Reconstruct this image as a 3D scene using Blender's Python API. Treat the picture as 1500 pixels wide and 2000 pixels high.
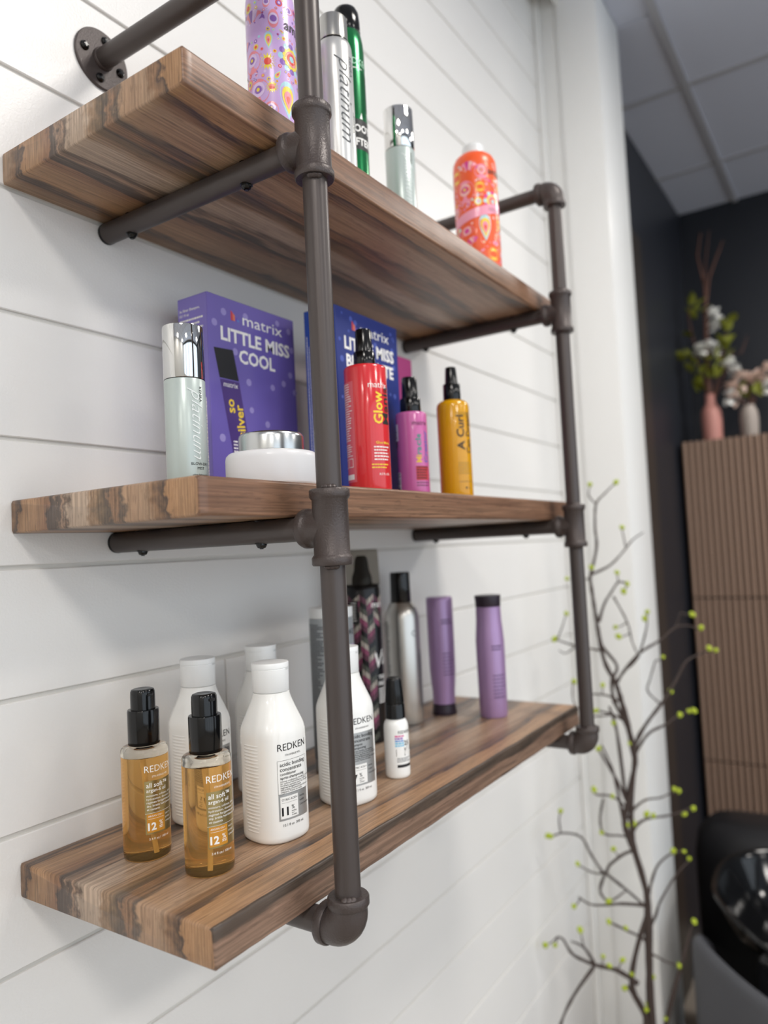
import bpy, bmesh, math, random
from mathutils import Vector, Matrix, noise
S = bpy.context.scene
COL = S.collection
PI = math.pi
for _o in list(bpy.data.objects):
    bpy.data.objects.remove(_o)

# ------------------------------------------------------------------ camera
CAM = Vector((-0.4740, -0.8271, 1.4609))
MR = Matrix(((0.5515844, -0.0138386, -0.8340043), (-0.8325967, -0.0695158, -0.5495), (-0.0503722, 0.9974849, -0.0498658)))
FPX = 1444.9
cam = bpy.data.cameras.new('camera')
cam.sensor_fit = 'VERTICAL'; cam.sensor_height = 36.0; cam.sensor_width = 27.0
cam.lens = FPX / 2000 * 36.0
cam.clip_start = 0.02; cam.clip_end = 60
cam.dof.use_dof = True; cam.dof.focus_distance = 0.82; cam.dof.aperture_fstop = cam.lens / 9.5
cob = bpy.data.objects.new('camera', cam); COL.objects.link(cob)
cob.matrix_world = Matrix.Translation(CAM) @ MR.to_4x4()
S.camera = cob

# ------------------------------------------------------------------ world, exposure
w = bpy.data.worlds.new('world'); S.world = w; w.use_nodes = True
bg = w.node_tree.nodes['Background']
bg.inputs['Color'].default_value = (0.80, 0.90, 1.0, 1); bg.inputs['Strength'].default_value = 2.7
S.view_settings.view_transform = 'Standard'; S.view_settings.look = 'None'
S.view_settings.gamma = 1; S.view_settings.use_curve_mapping = False
S.view_settings.exposure = -0.54
LAMP_W = 35.0        # power of one ceiling light

def pixray(u, v):
    return MR @ Vector(((u - 750) / FPX, -(v - 1000) / FPX, -1.0))
def on_plane(u, v, p0, n):
    d = pixray(u, v); n = Vector(n)
    return CAM + d * ((Vector(p0) - CAM).dot(n) / d.dot(n))

# ------------------------------------------------------------------ materials
def lin(h):
    h = h.lstrip('#'); o = []
    for i in (0, 2, 4):
        c = int(h[i:i+2], 16) / 255
        o.append(c / 12.92 if c <= 0.04045 else ((c + 0.055) / 1.055) ** 2.4)
    return (*o, 1)
MATS = {}
def mat(name, hexcol, rough=0.45, metal=0.0, trans=0.0, ior=1.45, coat=0.0, bump=None, emit=None, spec=0.5):
    if name in MATS: return MATS[name]
    m = bpy.data.materials.new(name); m.use_nodes = True; MATS[name] = m
    nt = m.node_tree; p = nt.nodes['Principled BSDF']
    p.inputs['Base Color'].default_value = lin(hexcol); p.inputs['Roughness'].default_value = rough
    p.inputs['Metallic'].default_value = metal; p.inputs['IOR'].default_value = ior
    p.inputs['Transmission Weight'].default_value = trans; p.inputs['Coat Weight'].default_value = coat
    p.inputs['Specular IOR Level'].default_value = spec
    if emit:
        p.inputs['Emission Color'].default_value = lin(emit[0]); p.inputs['Emission Strength'].default_value = emit[1]
    if bump:                      # (noise scale, strength, distance)
        tc = nt.nodes.new('ShaderNodeTexCoord'); n = nt.nodes.new('ShaderNodeTexNoise'); b = nt.nodes.new('ShaderNodeBump')
        n.inputs['Scale'].default_value = bump[0]; n.inputs['Detail'].default_value = 3
        b.inputs['Strength'].default_value = bump[1]; b.inputs['Distance'].default_value = bump[2]
        nt.links.new(tc.outputs['Object'], n.inputs['Vector']); nt.links.new(n.outputs['Fac'], b.inputs['Height'])
        nt.links.new(b.outputs['Normal'], p.inputs['Normal'])
    return m

def wood_mat(name, stops, shift, mode):
    """laminate plank: colour strips across the depth (y), fine grain along x (or z on the ends)"""
    m = bpy.data.materials.new(name); m.use_nodes = True; nt = m.node_tree; L = nt.links
    p = nt.nodes['Principled BSDF']; p.inputs['Roughness'].default_value = 0.38
    tc = nt.nodes.new('ShaderNodeTexCoord'); sp = nt.nodes.new('ShaderNodeSeparateXYZ')
    L.new(tc.outputs['Object'], sp.inputs[0])
    def mth(op, a, b=None, c=None):
        n = nt.nodes.new('ShaderNodeMath'); n.operation = op
        for i, v in enumerate((a, b, c)):
            if v is None: continue
            if isinstance(v, (int, float)): n.inputs[i].default_value = v
            else: L.new(v, n.inputs[i])
        return n.outputs[0]
    def nz(sx, sy, sz, detail, off=0.0):
        cb = nt.nodes.new('ShaderNodeCombineXYZ')
        L.new(mth('MULTIPLY_ADD', sp.outputs[0], sx, off), cb.inputs[0]); L.new(mth('MULTIPLY', sp.outputs[1], sy), cb.inputs[1]); L.new(mth('MULTIPLY', sp.outputs[2], sz), cb.inputs[2])
        n = nt.nodes.new('ShaderNodeTexNoise'); n.inputs['Scale'].default_value = 1; n.inputs['Detail'].default_value = detail
        L.new(cb.outputs[0], n.inputs['Vector']); return n.outputs['Fac']
    if mode == 'strip':
        wob = nz(2.6, 7, 9, 2, shift * 7); wob2 = nz(9, 90, 90, 4, shift)
        y = mth('DIVIDE', sp.outputs[1], -0.255)
        f = mth('ADD', y, mth('MULTIPLY_ADD', wob, 0.26, -0.13)); f = mth('ADD', f, mth('MULTIPLY_ADD', wob2, 0.16, -0.08))
        f = mth('FRACT', mth('ADD', f, shift + 2))
        grain = nz(7, 420, 18, 4); fleck = nz(40, 260, 60, 2)
    else:
        wob = nz(4, 10, 60, 3, shift * 5); wob2 = nz(10, 40, 220, 4, shift)
        f = mth('ADD', mth('MULTIPLY_ADD', wob, 1.1, -0.25), mth('MULTIPLY_ADD', wob2, 0.35, -0.17))
        f = mth('FRACT', mth('ADD', f, 2))
        grain = nz(9, 60, 420, 4); fleck = nz(45, 60, 300, 2)
    f_ = f
    r = nt.nodes.new('ShaderNodeValToRGB'); cr = r.color_ramp
    while len(cr.elements) > 1: cr.elements.remove(cr.elements[-1])
    cr.elements[0].position = stops[0][0]; cr.elements[0].color = lin(stops[0][1])
    for q, c in stops[1:]:
        e = cr.elements.new(q); e.color = lin(c)
    L.new(f, r.inputs['Fac'])
    g1 = nt.nodes.new('ShaderNodeMapRange'); g1.inputs[1].default_value = 0.35; g1.inputs[2].default_value = 0.7
    g1.inputs[3].default_value = 0.64; g1.inputs[4].default_value = 1.20; L.new(grain, g1.inputs[0])
    g2 = nt.nodes.new('ShaderNodeMapRange'); g2.inputs[1].default_value = 0.3; g2.inputs[2].default_value = 0.42
    g2.inputs[3].default_value = 0.74; g2.inputs[4].default_value = 1.0; L.new(fleck, g2.inputs[0])
    mx = nt.nodes.new('ShaderNodeMix'); mx.data_type = 'RGBA'; mx.blend_type = 'MULTIPLY'; mx.inputs[0].default_value = 1
    base = r.outputs[0]
    if mode == 'worn':                # bark-dark upper part of the lowest board's front edge
        hgt = mth('ADD', mth('DIVIDE', sp.outputs[2], 0.038), mth('MULTIPLY_ADD', nz(7, 10, 60, 4, 3.0), 0.9, -0.45))
        dk = nt.nodes.new('ShaderNodeMapRange'); dk.inputs[1].default_value = 0.56; dk.inputs[2].default_value = 0.70; dk.inputs[3].default_value = 0; dk.inputs[4].default_value = 0.85; L.new(hgt, dk.inputs[0])
        m2 = nt.nodes.new('ShaderNodeMix'); m2.data_type = 'RGBA'; L.new(dk.outputs[0], m2.inputs[0]); L.new(base, m2.inputs[6]); m2.inputs[7].default_value = lin('#453c34'); base = m2.outputs[2]
    L.new(base, mx.inputs[6])
    cb = nt.nodes.new('ShaderNodeCombineColor'); gm = mth('MULTIPLY', g1.outputs[0], g2.outputs[0])
    for i in range(3): L.new(gm, cb.inputs[i])
    L.new(cb.outputs[0], mx.inputs[7]); L.new(mx.outputs[2], p.inputs['Base Color'])
    b = nt.nodes.new('ShaderNodeBump'); b.inputs['Strength'].default_value = 0.25; b.inputs['Distance'].default_value = 0.0006
    L.new(gm, b.inputs['Height']); L.new(b.outputs['Normal'], p.inputs['Normal'])
    return m

# ------------------------------------------------------------------ object helpers
def link(name, me, m=None, parent=None, smooth=40):
    if m is not None:
        for q in (m if isinstance(m, (list, tuple)) else [m]): me.materials.append(q)
    if smooth:
        me.polygons.foreach_set('use_smooth', [True] * len(me.polygons))
        me.set_sharp_from_angle(angle=math.radians(smooth))
    o = bpy.data.objects.new(name, me); COL.objects.link(o)
    if parent is not None: o.parent = parent
    return o
def tag(o, label=None, cat=None, group=None, kind=None):
    if label: o['label'] = label
    if cat: o['category'] = cat
    if group: o['group'] = group
    if kind: o['kind'] = kind
    return o
def empty(name, loc=(0, 0, 0), rz=0.0):
    o = bpy.data.objects.new(name, None); COL.objects.link(o); o.location = loc; o.rotation_euler = (0, 0, rz)
    o.empty_display_size = 0.05
    return o
def pyd(verts, faces):
    me = bpy.data.meshes.new('mesh'); me.from_pydata([tuple(v) for v in verts], [], faces); me.update(); return me
def box_me(x0, x1, y0, y1, z0, z1, bev=0.0, seg=2):
    bm = bmesh.new(); bmesh.ops.create_cube(bm, size=1)
    for v in bm.verts:
        v.co = ((x0 + x1) / 2 + v.co.x * (x1 - x0), (y0 + y1) / 2 + v.co.y * (y1 - y0), (z0 + z1) / 2 + v.co.z * (z1 - z0))
    if bev: bmesh.ops.bevel(bm, geom=list(bm.edges), offset=bev, segments=seg, affect='EDGES', profile=0.6)
    me = bpy.data.meshes.new('mesh'); bm.to_mesh(me); bm.free(); return me
def box(name, x0, x1, y0, y1, z0, z1, m, parent=None, bev=0.0, seg=2):
    return link(name, box_me(x0, x1, y0, y1, z0, z1, bev, seg), m, parent, 30)
def sup(t, a, b, n):
    c, s = math.cos(t), math.sin(t); e = 2.0 / n
    return a * math.copysign(abs(c) ** e, c), b * math.copysign(abs(s) ** e, s)
def loft_me(rings, seg=48, close=True):
    """rings: (z, a[, b[, n[, dx, dy]]])"""
    V, F = [], []
    for r in rings:
        z, a = r[0], r[1]; b = r[2] if len(r) > 2 else a; n = r[3] if len(r) > 3 else 2
        dx = r[4] if len(r) > 4 else 0; dy = r[5] if len(r) > 5 else 0
        for i in range(seg):
            x, y = sup(2 * PI * (i + 0.5) / seg, a, b, n); V.append((x + dx, y + dy, z))
    for k in range(len(rings) - 1):
        for i in range(seg):
            j = (i + 1) % seg; F.append((k * seg + i, k * seg + j, (k + 1) * seg + j, (k + 1) * seg + i))
    if close:
        F.append(tuple(range(seg - 1, -1, -1))); F.append(tuple(range((len(rings) - 1) * seg, len(rings) * seg)))
    return pyd(V, F)
def loft(name, rings, m, parent=None, seg=48, smooth=40):
    return link(name, loft_me(rings, seg), m, parent, smooth)
def tube_me(path, rad, seg=12, cap=True):
    P = [Vector(p) for p in path]; R = rad if isinstance(rad, (list, tuple)) else [rad] * len(P)
    V, F = [], []; up = None
    for i, p in enumerate(P):
        t = (P[min(i + 1, len(P) - 1)] - P[max(i - 1, 0)]).normalized()
        if up is None:
            up = t.orthogonal().normalized()
        up = (up - t * up.dot(t)).normalized(); bi = t.cross(up)
        for k in range(seg):
            a = 2 * PI * k / seg; V.append(p + (up * math.cos(a) + bi * math.sin(a)) * R[i])
    for i in range(len(P) - 1):
        for k in range(seg):
            j = (k + 1) % seg; F.append((i * seg + k, i * seg + j, (i + 1) * seg + j, (i + 1) * seg + k))
    if cap:
        F.append(tuple(range(seg - 1, -1, -1))); F.append(tuple(range((len(P) - 1) * seg, len(P) * seg)))
    return pyd(V, F)
def tube(name, path, rad, m, parent=None, seg=12):
    return link(name, tube_me(path, rad, seg), m, parent, 45)
def join_me(parts):
    bm = bmesh.new()
    for me, mx in parts:
        if mx is not None: me.transform(mx)
        bm.from_mesh(me); bpy.data.meshes.remove(me)
    me = bpy.data.meshes.new('mesh'); bm.to_mesh(me); bm.free(); return me
T_ = Matrix.Translation
def RX(a): return Matrix.Rotation(a, 4, 'X')
def RY(a): return Matrix.Rotation(a, 4, 'Y')
def RZ(a): return Matrix.Rotation(a, 4, 'Z')

# ------------------------------------------------------------------ printing on surfaces
TXT = {}
def text2d(body, size, bold=0.0, shear=0.0, sx=1.0):
    key = (body, size, bold, shear, sx)
    if key in TXT: return TXT[key]
    cu = bpy.data.curves.new('t', 'FONT'); cu.body = body; cu.size = 1; cu.resolution_u = 2; cu.shear = shear
    cu.offset = bold
    ob = bpy.data.objects.new('t', cu); COL.objects.link(ob)
    dg = bpy.context.evaluated_depsgraph_get(); ev = ob.evaluated_get(dg); me = ev.to_mesh()
    bm = bmesh.new(); bm.from_mesh(me); ev.to_mesh_clear()
    bpy.data.objects.remove(ob); bpy.data.curves.remove(cu)
    for v in bm.verts: v.co = (v.co.x * size * sx, v.co.y * size, 0)
    bmesh.ops.remove_doubles(bm, verts=bm.verts, dist=size * 0.001)
    bmesh.ops.triangulate(bm, faces=bm.faces)
    for _ in range(2):
        le = [e for e in bm.edges if e.calc_length() > 0.003]
        if not le: break
        bmesh.ops.subdivide_edges(bm, edges=le, cuts=1); bmesh.ops.triangulate(bm, faces=bm.faces)
    bm.verts.index_update()
    V = [(v.co.x, v.co.y) for v in bm.verts]; F = [tuple(v.index for v in f.verts) for f in bm.faces]
    bm.free()
    if V:
        x0 = min(v[0] for v in V); x1 = max(v[0] for v in V)
    else: x0 = x1 = 0
    TXT[key] = (V, F, x0, x1); return TXT[key]

class Round:
    """upright surface with a super-ellipse plan; u runs round it to the reader's right, v is height"""
    def __init__(s, a, b=None, n=2.0, front=-PI / 2):
        b = b or a; s.P = []; N = 720; L = 0
        for i in range(N + 1):
            t = front - PI + 2 * PI * i / N; x, y = sup(t, a, b, n); s.P.append([0, x, y])
            if i: L += math.hypot(x - s.P[i-1][1], y - s.P[i-1][2]); s.P[i][0] = L
        mid = s.P[N // 2][0]
        for q in s.P: q[0] -= mid
        s.N = N; s.L = L
    def at(s, u, v, off):
        u = (u + s.L / 2) % s.L - s.L / 2
        lo, hi = 0, s.N
        while hi - lo > 1:
            md = (lo + hi) // 2
            if s.P[md][0] <= u: lo = md
            else: hi = md
        p, q = s.P[lo], s.P[hi]; k = (u - p[0]) / max(1e-9, q[0] - p[0])
        dx, dy = q[1] - p[1], q[2] - p[2]; l = math.hypot(dx, dy) or 1
        return (p[1] + dx * k + dy / l * off, p[2] + dy * k - dx / l * off, v)
class Flat:
    def __init__(s, o, ux, uy): s.o = Vector(o); s.x = Vector(ux); s.y = Vector(uy); s.n = s.x.cross(s.y)
    def at(s, u, v, off): return s.o + s.x * u + s.y * v + s.n * off

class Print:
    def __init__(s, surf): s.f = surf; s.d = {}
    def add(s, V, F, m, name, layer):
        L = s.d.setdefault((m.name, name), ([], [], m)); b = len(L[0])
        L[0].extend(s.f.at(u, v, 0.00012 + 0.00010 * layer) for u, v in V)
        L[1].extend(tuple(b + i for i in f) for f in F)
    def text(s, body, size, u, v, m, align='L', rot=0, bold=0.0, shear=0.0, sx=1.0, layer=2, name='lettering', fit=None):
        V, F, x0, x1 = text2d(body, size, bold, shear, sx)
        k = fit / (x1 - x0) if fit and x1 > x0 else 1
        ox = {'L': -x0, 'C': -(x0 + x1) / 2, 'R': -x1}[align]
        c, sn = math.cos(rot), math.sin(rot); out = []
        for x, y in V:
            x = (x + ox) * k; out.append((u + x * c - y * sn, v + x * sn + y * c))
        s.add(out, F, m, name, layer)
    def rect(s, u0, u1, v0, v1, m, layer=0, name='printed_panel'):
        n = max(1, int((u1 - u0) / 0.0015)); V = []; F = []
        for i in range(n + 1):
            u = u0 + (u1 - u0) * i / n; V += [(u, v0), (u, v1)]
            if i: F.append((2*i-2, 2*i, 2*i+1, 2*i-1))
        s.add(V, F, m, name, layer)
    def frame(s, u0, u1, v0, v1, t, m, layer=1, name='printed_panel'):
        for a in ((u0, u1, v0, v0 + t), (u0, u1, v1 - t, v1), (u0, u0 + t, v0, v1), (u1 - t, u1, v0, v1)): s.rect(*a, m, layer, name)
    def poly(s, pts, m, layer=1, name='printed_pattern'):
        cx = sum(p[0] for p in pts) / len(pts); cy = sum(p[1] for p in pts) / len(pts); n = len(pts)
        s.add([(cx, cy)] + list(pts), [(0, 1 + i, 1 + (i + 1) % n) for i in range(n)], m, name, layer)
    def disc(s, u, v, r, m, layer=1, n=18, name='printed_pattern', ry=None, rot=0):
        ry = ry or r; c, sn = math.cos(rot), math.sin(rot); P = []
        for i in range(n):
            x, y = r * math.cos(2 * PI * i / n), ry * math.sin(2 * PI * i / n); P.append((u + x * c - y * sn, v + x * sn + y * c))
        s.poly(P, m, layer, name)
    def lines(s, u, v, wd, n, step, h, m, rnd, layer=2, vertical=False, name='fine_print'):
        """rows of print too small to read: word-length dashes"""
        for k in range(n):
            x = 0; end = wd * rnd.uniform(0.72, 1.0)
            while x < end:
                l = min(rnd.uniform(0.0016, 0.0048), end - x)
                if vertical: s.rect(u + k * step, u + k * step + h, v + x, v + x + l, m, layer, name)
                else: s.rect(u + x, u + x + l, v - k * step, v - k * step + h, m, layer, name)
                x += l + 0.0007
    def build(s, parent):
        for (mn, name), (V, F, m) in s.d.items():
            o = link(name, pyd(V, F), m, parent, 0)
            if name in ('fine_print', 'printed_pattern', 'printed_rings', 'barcode', 'lettering', 'printed_panel', 'logo'): o['kind'] = 'stuff'

# ------------------------------------------------------------------ common materials
def wall_paint(name, hexcol, rough):
    return mat(name, hexcol, rough, bump=(330, 0.5, 0.0007))
M_wall = wall_paint('white_wall_paint', '#e9e7e4', 0.34)
M_gap = mat('groove_paint', '#d6d3cd', 0.6)
M_trim = mat('trim_paint', '#eeeeec', 0.28)
M_pipe = mat('brown_pipe_paint', '#4c4543', 0.36, 0.25, bump=(600, 0.05, 0.0003))
M_cast = mat('brown_cast_fitting', '#4b4341', 0.36, 0.25, bump=(520, 0.55, 0.0009))
M_blk = mat('black_gloss_plastic', '#0b0b0c', 0.14)
M_blkm = mat('black_satin', '#131314', 0.35)
M_white = mat('white_gloss_plastic', '#f1f1ee', 0.2, coat=0.3)
M_cap = mat('white_cap_plastic', '#f0f2f2', 0.28)
M_chrome = mat('chrome', '#dcdcda', 0.05, 1.0)
M_silver = mat('brushed_silver', '#c4c6c6', 0.24, 1.0)
M_foil = mat('silver_foil', '#b4b5b4', 0.36, 0.7)
M_gold = mat('amber_foil', '#ad9a68', 0.3, 0.85)
M_ink = mat('black_ink', '#1a1a1c', 0.5)
M_wink = mat('white_ink', '#f4f2ee', 0.5)
M_gink = mat('grey_ink', '#55585c', 0.5)

# ------------------------------------------------------------------ the room
FLOOR, CEIL, DROP = -0.45, 3.6, 3.215
XC = 1.845                        # inside corner where the boarded wall meets the wall end
def struct(o): o['kind'] = 'structure'; return o
fl = struct(box('floor', -4, 3.93, -5, 0.1, FLOOR - 0.1, FLOOR, mat('floor_vinyl', '#a49a8e', 0.45)))
wb = struct(box('wall_back', -4, XC + 0.3, 0.004, 0.1, FLOOR, CEIL, M_gap))
GAP = 0.0052
rows = range(-13, 15)
rw = random.Random(4)
for k in rows:
    z0 = 1.4606 + 0.15 * k; z1 = z0 + 0.15
    if z0 < FLOOR: z0 = FLOOR
    if z1 > CEIL: z1 = CEIL
    if z1 - z0 < 0.02: continue
    cuts = [-4.0] + {-2: [0.3275], 5: [0.868], -1: [-1.1], 1: [-1.3], 3: [-0.9]}.get(k, [rw.uniform(-3, -0.8)]) + [XC - 0.004]
    for a, b in zip(cuts, cuts[1:]):
        box('shiplap_board', a + 0.0012, b - 0.0012, 0.0, 0.006, z0 + GAP / 2, z1 - GAP / 2, M_wall, wb, 0.0011, 1)
struct(box('trim_1', XC - 0.02, XC, -0.02, 0.0, FLOOR, CEIL, M_trim, None, 0.006, 3))
we = struct(box('wall_right', XC, 2.09, -0.206, 0.0, FLOOR, CEIL, M_trim, None, 0.002))
struct(box('trim_2', XC - 0.012, XC, -0.206, -0.078, FLOOR, CEIL, M_trim, None, 0.003))
struct(box('baseboard_right', XC - 0.026, XC - 0.012, -0.206, -0.02, FLOOR, FLOOR + 0.14, M_trim, None, 0.003))
M_dark = mat('charcoal_wall_paint', '#20232a', 0.4)
M_door = mat('dark_door', '#332e2b', 0.35)
XB, YD = 3.8215, -0.047           # far wall and side wall of the dark room
wd = struct(box('wall_dark_side', 2.09, XB + 0.1, YD, 0.1, FLOOR, CEIL, M_dark))
d1 = struct(box('door_1', 2.2, 2.89, YD - 0.004, YD, FLOOR, 2.78, M_door))
struct(box('wall_dark_back', XB, XB + 0.1, -5, YD, FLOOR, CEIL, M_dark))
# ceiling: tiles lying in a metal grid, with an open slot along the boarded wall
M_ceil = mat('front_ceiling_paint', '#e4e3e0', 0.7)
M_tile = mat('ceiling_tile', '#c3c8d6', 0.8, bump=(300, 0.3, 0.001)); M_grid = mat('ceiling_grid', '#a9aab0', 0.45)  # the tiles' slight blue is a daylight cast put into their colour
struct(box('ceiling', -4, 2.1, -0.12, 0.1, CEIL, CEIL + 0.1, M_ceil))
struct(box('trim_3', -4, XC, -0.089, -0.075, DROP, CEIL, M_trim, None, 0.002))
dc = struct(box('ceiling', -4, XB + 0.1, -5, -0.089, DROP + 0.034, DROP + 0.1, M_ceil))
box('ceiling_tile', 2.09, XB, -0.089, YD, DROP + 0.034, DROP + 0.1, M_tile, dc)
TS = 0.733
xs = [-4.0] + [2.579 - TS * k for k in range(8, -1, -1)] + [3.312, XB]; ys = [YD] + [-0.333 - TS * i for i in range(7)]
for i in range(len(xs) - 1):
    for j in range(7):
        y1 = ys[j] if j or xs[i] > 2.0 else -0.0895
        parts_ = [(xs[i], xs[i+1], y1)]
        if j == 0 and xs[i] < 2.0 < xs[i+1]: parts_ = [(xs[i], 2.09, -0.206), (2.09, xs[i+1], YD)]
        for (xa, xb, yb) in parts_:
            box('ceiling_tile', xa + 0.003, xb - 0.003, ys[j+1] + 0.003, yb - 0.001, DROP + 0.006, DROP + 0.03, M_tile, dc, 0.002, 1)
for x in xs[1:-1]: box('grid_bar', x - 0.014, x + 0.014, -4.99, -0.207 if 1.84 < x < 2.09 else (-0.09 if x < 2 else YD), DROP - 0.002, DROP + 0.008, M_grid, dc, 0.001, 1)
for y in ys[1:]: box('grid_bar', -4, XB, y - 0.014, y + 0.014, DROP - 0.004, DROP + 0.006, M_grid, dc, 0.001, 1)
struct(box('wall_left', -4.1, -4, -5, 0.1, FLOOR, CEIL, mat('left_wall_paint', '#cfcdc8', 0.6)))
M_frame = mat('window_frame', '#2a2a2c', 0.4)
wf = struct(box('wall_front', -4, 3.93, -5.1, -5, FLOOR, FLOOR + 0.5, mat('front_wall_paint', '#c9c7c2', 0.6)))
w1 = struct(box('window_1', -4, 3.93, -5.08, -5.0, 3.05, CEIL, M_frame))
for x in (-4, -2.5, -1, 0.5, 2.0, 3.3): box('mullion', x, x + 0.07, -5.08, -5.0, FLOOR + 0.5, 3.05, M_frame, w1)
# ceiling lights: the photograph shows only their shadows on the wall
def ceiling_light(x, y, z, where, power):
    r = tag(empty('ceiling_light', (x, y, z)), 'flat square ceiling light ' + where, 'light', 'ceiling lights')
    box('light_frame', -0.31, 0.31, -0.31, 0.31, -0.012, 0, M_grid, r, 0.002, 1)
    box('diffuser', -0.28, 0.28, -0.28, 0.28, -0.016, -0.012, mat('light_diffuser', '#ffffff', 0.5, emit=('#fff3e4', 3.0)), r)
    li = bpy.data.lights.new('lamp', 'AREA'); li.shape = 'SQUARE'; li.size = 0.5; li.energy = power; li.color = (1.0, 0.955, 0.90)
    lo = bpy.data.objects.new('lamp', li); COL.objects.link(lo); lo.parent = r; lo.location = (0, 0, -0.03)
for x, nm in ((-1.38, 'left of the shelf'), (0.8, 'over the shelf'), (-3.4, 'near the left wall'), (2.95, 'over the dark room')):
    ceiling_light(x, -1.45, DROP - 0.005, nm, LAMP_W)
    ceiling_light(x, -3.6, DROP - 0.005, nm + ' by the window front', LAMP_W)

# ------------------------------------------------------------------ the pipe shelf
D, L, T, RP = 0.312, 0.985, 0.038, 0.0134
ZB = (1.9117, 1.5, 1.0906)
XL, XR, YP, ZT = 0.141, 0.8977, -0.3546, 2.139
shelf = tag(empty('pipe_shelf', (0, 0, 0)), 'three-tier wall shelf of brown iron pipe and striped wood boards', 'shelf')
STR = [(0, '#8a6a50'), (0.035, '#6e5746'), (0.055, '#4e4039'), (0.075, '#a07a58'), (0.16, '#a98462'), (0.25, '#9a7658'), (0.30, '#926c52'), (0.325, '#54463e'),
       (0.375, '#5f5148'), (0.40, '#a58770'), (0.43, '#665549'), (0.46, '#b09a86'), (0.55, '#b59f8b'), (0.60, '#967a60'), (0.64, '#77634f'), (0.69, '#5d5148'), (0.72, '#927158'),
       (0.77, '#63564c'), (0.81, '#aa8a6e'), (0.88, '#a5866c'), (0.95, '#a78a70'), (1.0, '#8a6a50')]
FRO = [(0, '#6e4f3d'), (0.25, '#7e5d48'), (0.42, '#8d6b54'), (0.5, '#5b463a'), (0.6, '#86634c'), (0.8, '#94745c'), (1.0, '#6e4f3d')]
FRO3 = [(0, '#57483f'), (0.2, '#7d6353'), (0.4, '#8d7260'), (0.48, '#463a33'), (0.6, '#806555'), (0.85, '#8f7665'), (1.0, '#57483f')]
M_edge = mat('worn_dark_edge', '#3f362f', 0.6, bump=(200, 0.6, 0.001))
def board(zb, i):
    strip = wood_mat('striped_wood_%d' % i, STR, (0.93, 0.0, 0.0)[i], 'strip')
    front = wood_mat('edge_wood_%d' % i, FRO3 if i == 2 else FRO, 0.3 * i, 'worn' if i == 2 else 'front')
    prof = []                                     # (y, z) loop, rounded corners
    def corner(cy, cz, a0, r, n=4):
        for k in range(n + 1):
            a = a0 + PI / 2 * k / n; prof.append((cy + r * math.cos(a), cz + r * math.sin(a)))
    rf = 0.0035
    corner(-0.0025, T - 0.0025, 0, 0.0025); corner(-D + rf, T - rf, PI / 2, rf); corner(-D + rf, rf, PI, rf); corner(-0.0025, 0.0025, PI * 1.5, 0.0025)
    n = len(prof); NX = 160; V = []; F = []; mi = []
    for s in range(NX + 1):
        x = L * s / NX; e = 0.0028
        xx = x; ins = 0
        if s == 0: ins = 0.0018
        if s == NX: ins = 0.0018
        if s == 0 : xx = 0
        for (y, z) in prof:
            yy, zz = y, z
            if i == 2 and y < -D + 0.02:          # hand-worn lower edge: uneven chamfer
                nn = noise.noise(Vector((x * 14, 3.1, z * 30))); n2 = noise.noise(Vector((x * 60, 7.7, z * 90)))
                if z > T * 0.5: yy += 0.0035 + 0.002 * nn + 0.0006 * n2
                else: yy += 0.0015 + 0.0015 * nn + 0.0006 * n2
            elif y < -D + 0.02:
                yy += 0.0004 * noise.noise(Vector((x * 25, i, z * 40)))
            cy, cz = -D / 2, T / 2
            if ins:
                yy += ins * (1 if yy < cy else -1); zz += ins * (1 if zz < cz else -1)
            V.append((xx, yy, zz))
    # extra rings just inside both ends give the rounded end edges
    for s in range(NX + 1):
        if s in (1, NX - 1):
            for q in range(n):
                x, y, z = V[s * n + q]; V[s * n + q] = (0.0018 if s == 1 else L - 0.0018, y, z)
    for s in range(NX):
        for q in range(n):
            r = (q + 1) % n; F.append((s * n + q, s * n + r, (s + 1) * n + r, (s + 1) * n + q))
            yq = (prof[q][0] + prof[r][0]) / 2; zq = (prof[q][1] + prof[r][1]) / 2
            mi.append(1 if yq < -D + 0.0032 else 0)
    F.append(tuple(range(n - 1, -1, -1))); mi.append(0); F.append(tuple(range(NX * n, NX * n + n))); mi.append(0)
    me = pyd(V, F); bm = bmesh.new(); bm.from_mesh(me); bmesh.ops.recalc_face_normals(bm, faces=bm.faces); bm.to_mesh(me); bm.free()
    me.polygons.foreach_set('material_index', mi)
    o = link('shelf_board', me, [strip, front], shelf, 50); o.location = (0, 0, zb)
    o['label'] = ('wooden board on top with spray cans', 'wooden board in the middle with boxes and sprays', 'lowest wooden board with a worn dark front edge')[i]
    return o
for i, zb in enumerate(ZB): board(zb, i)

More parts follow.
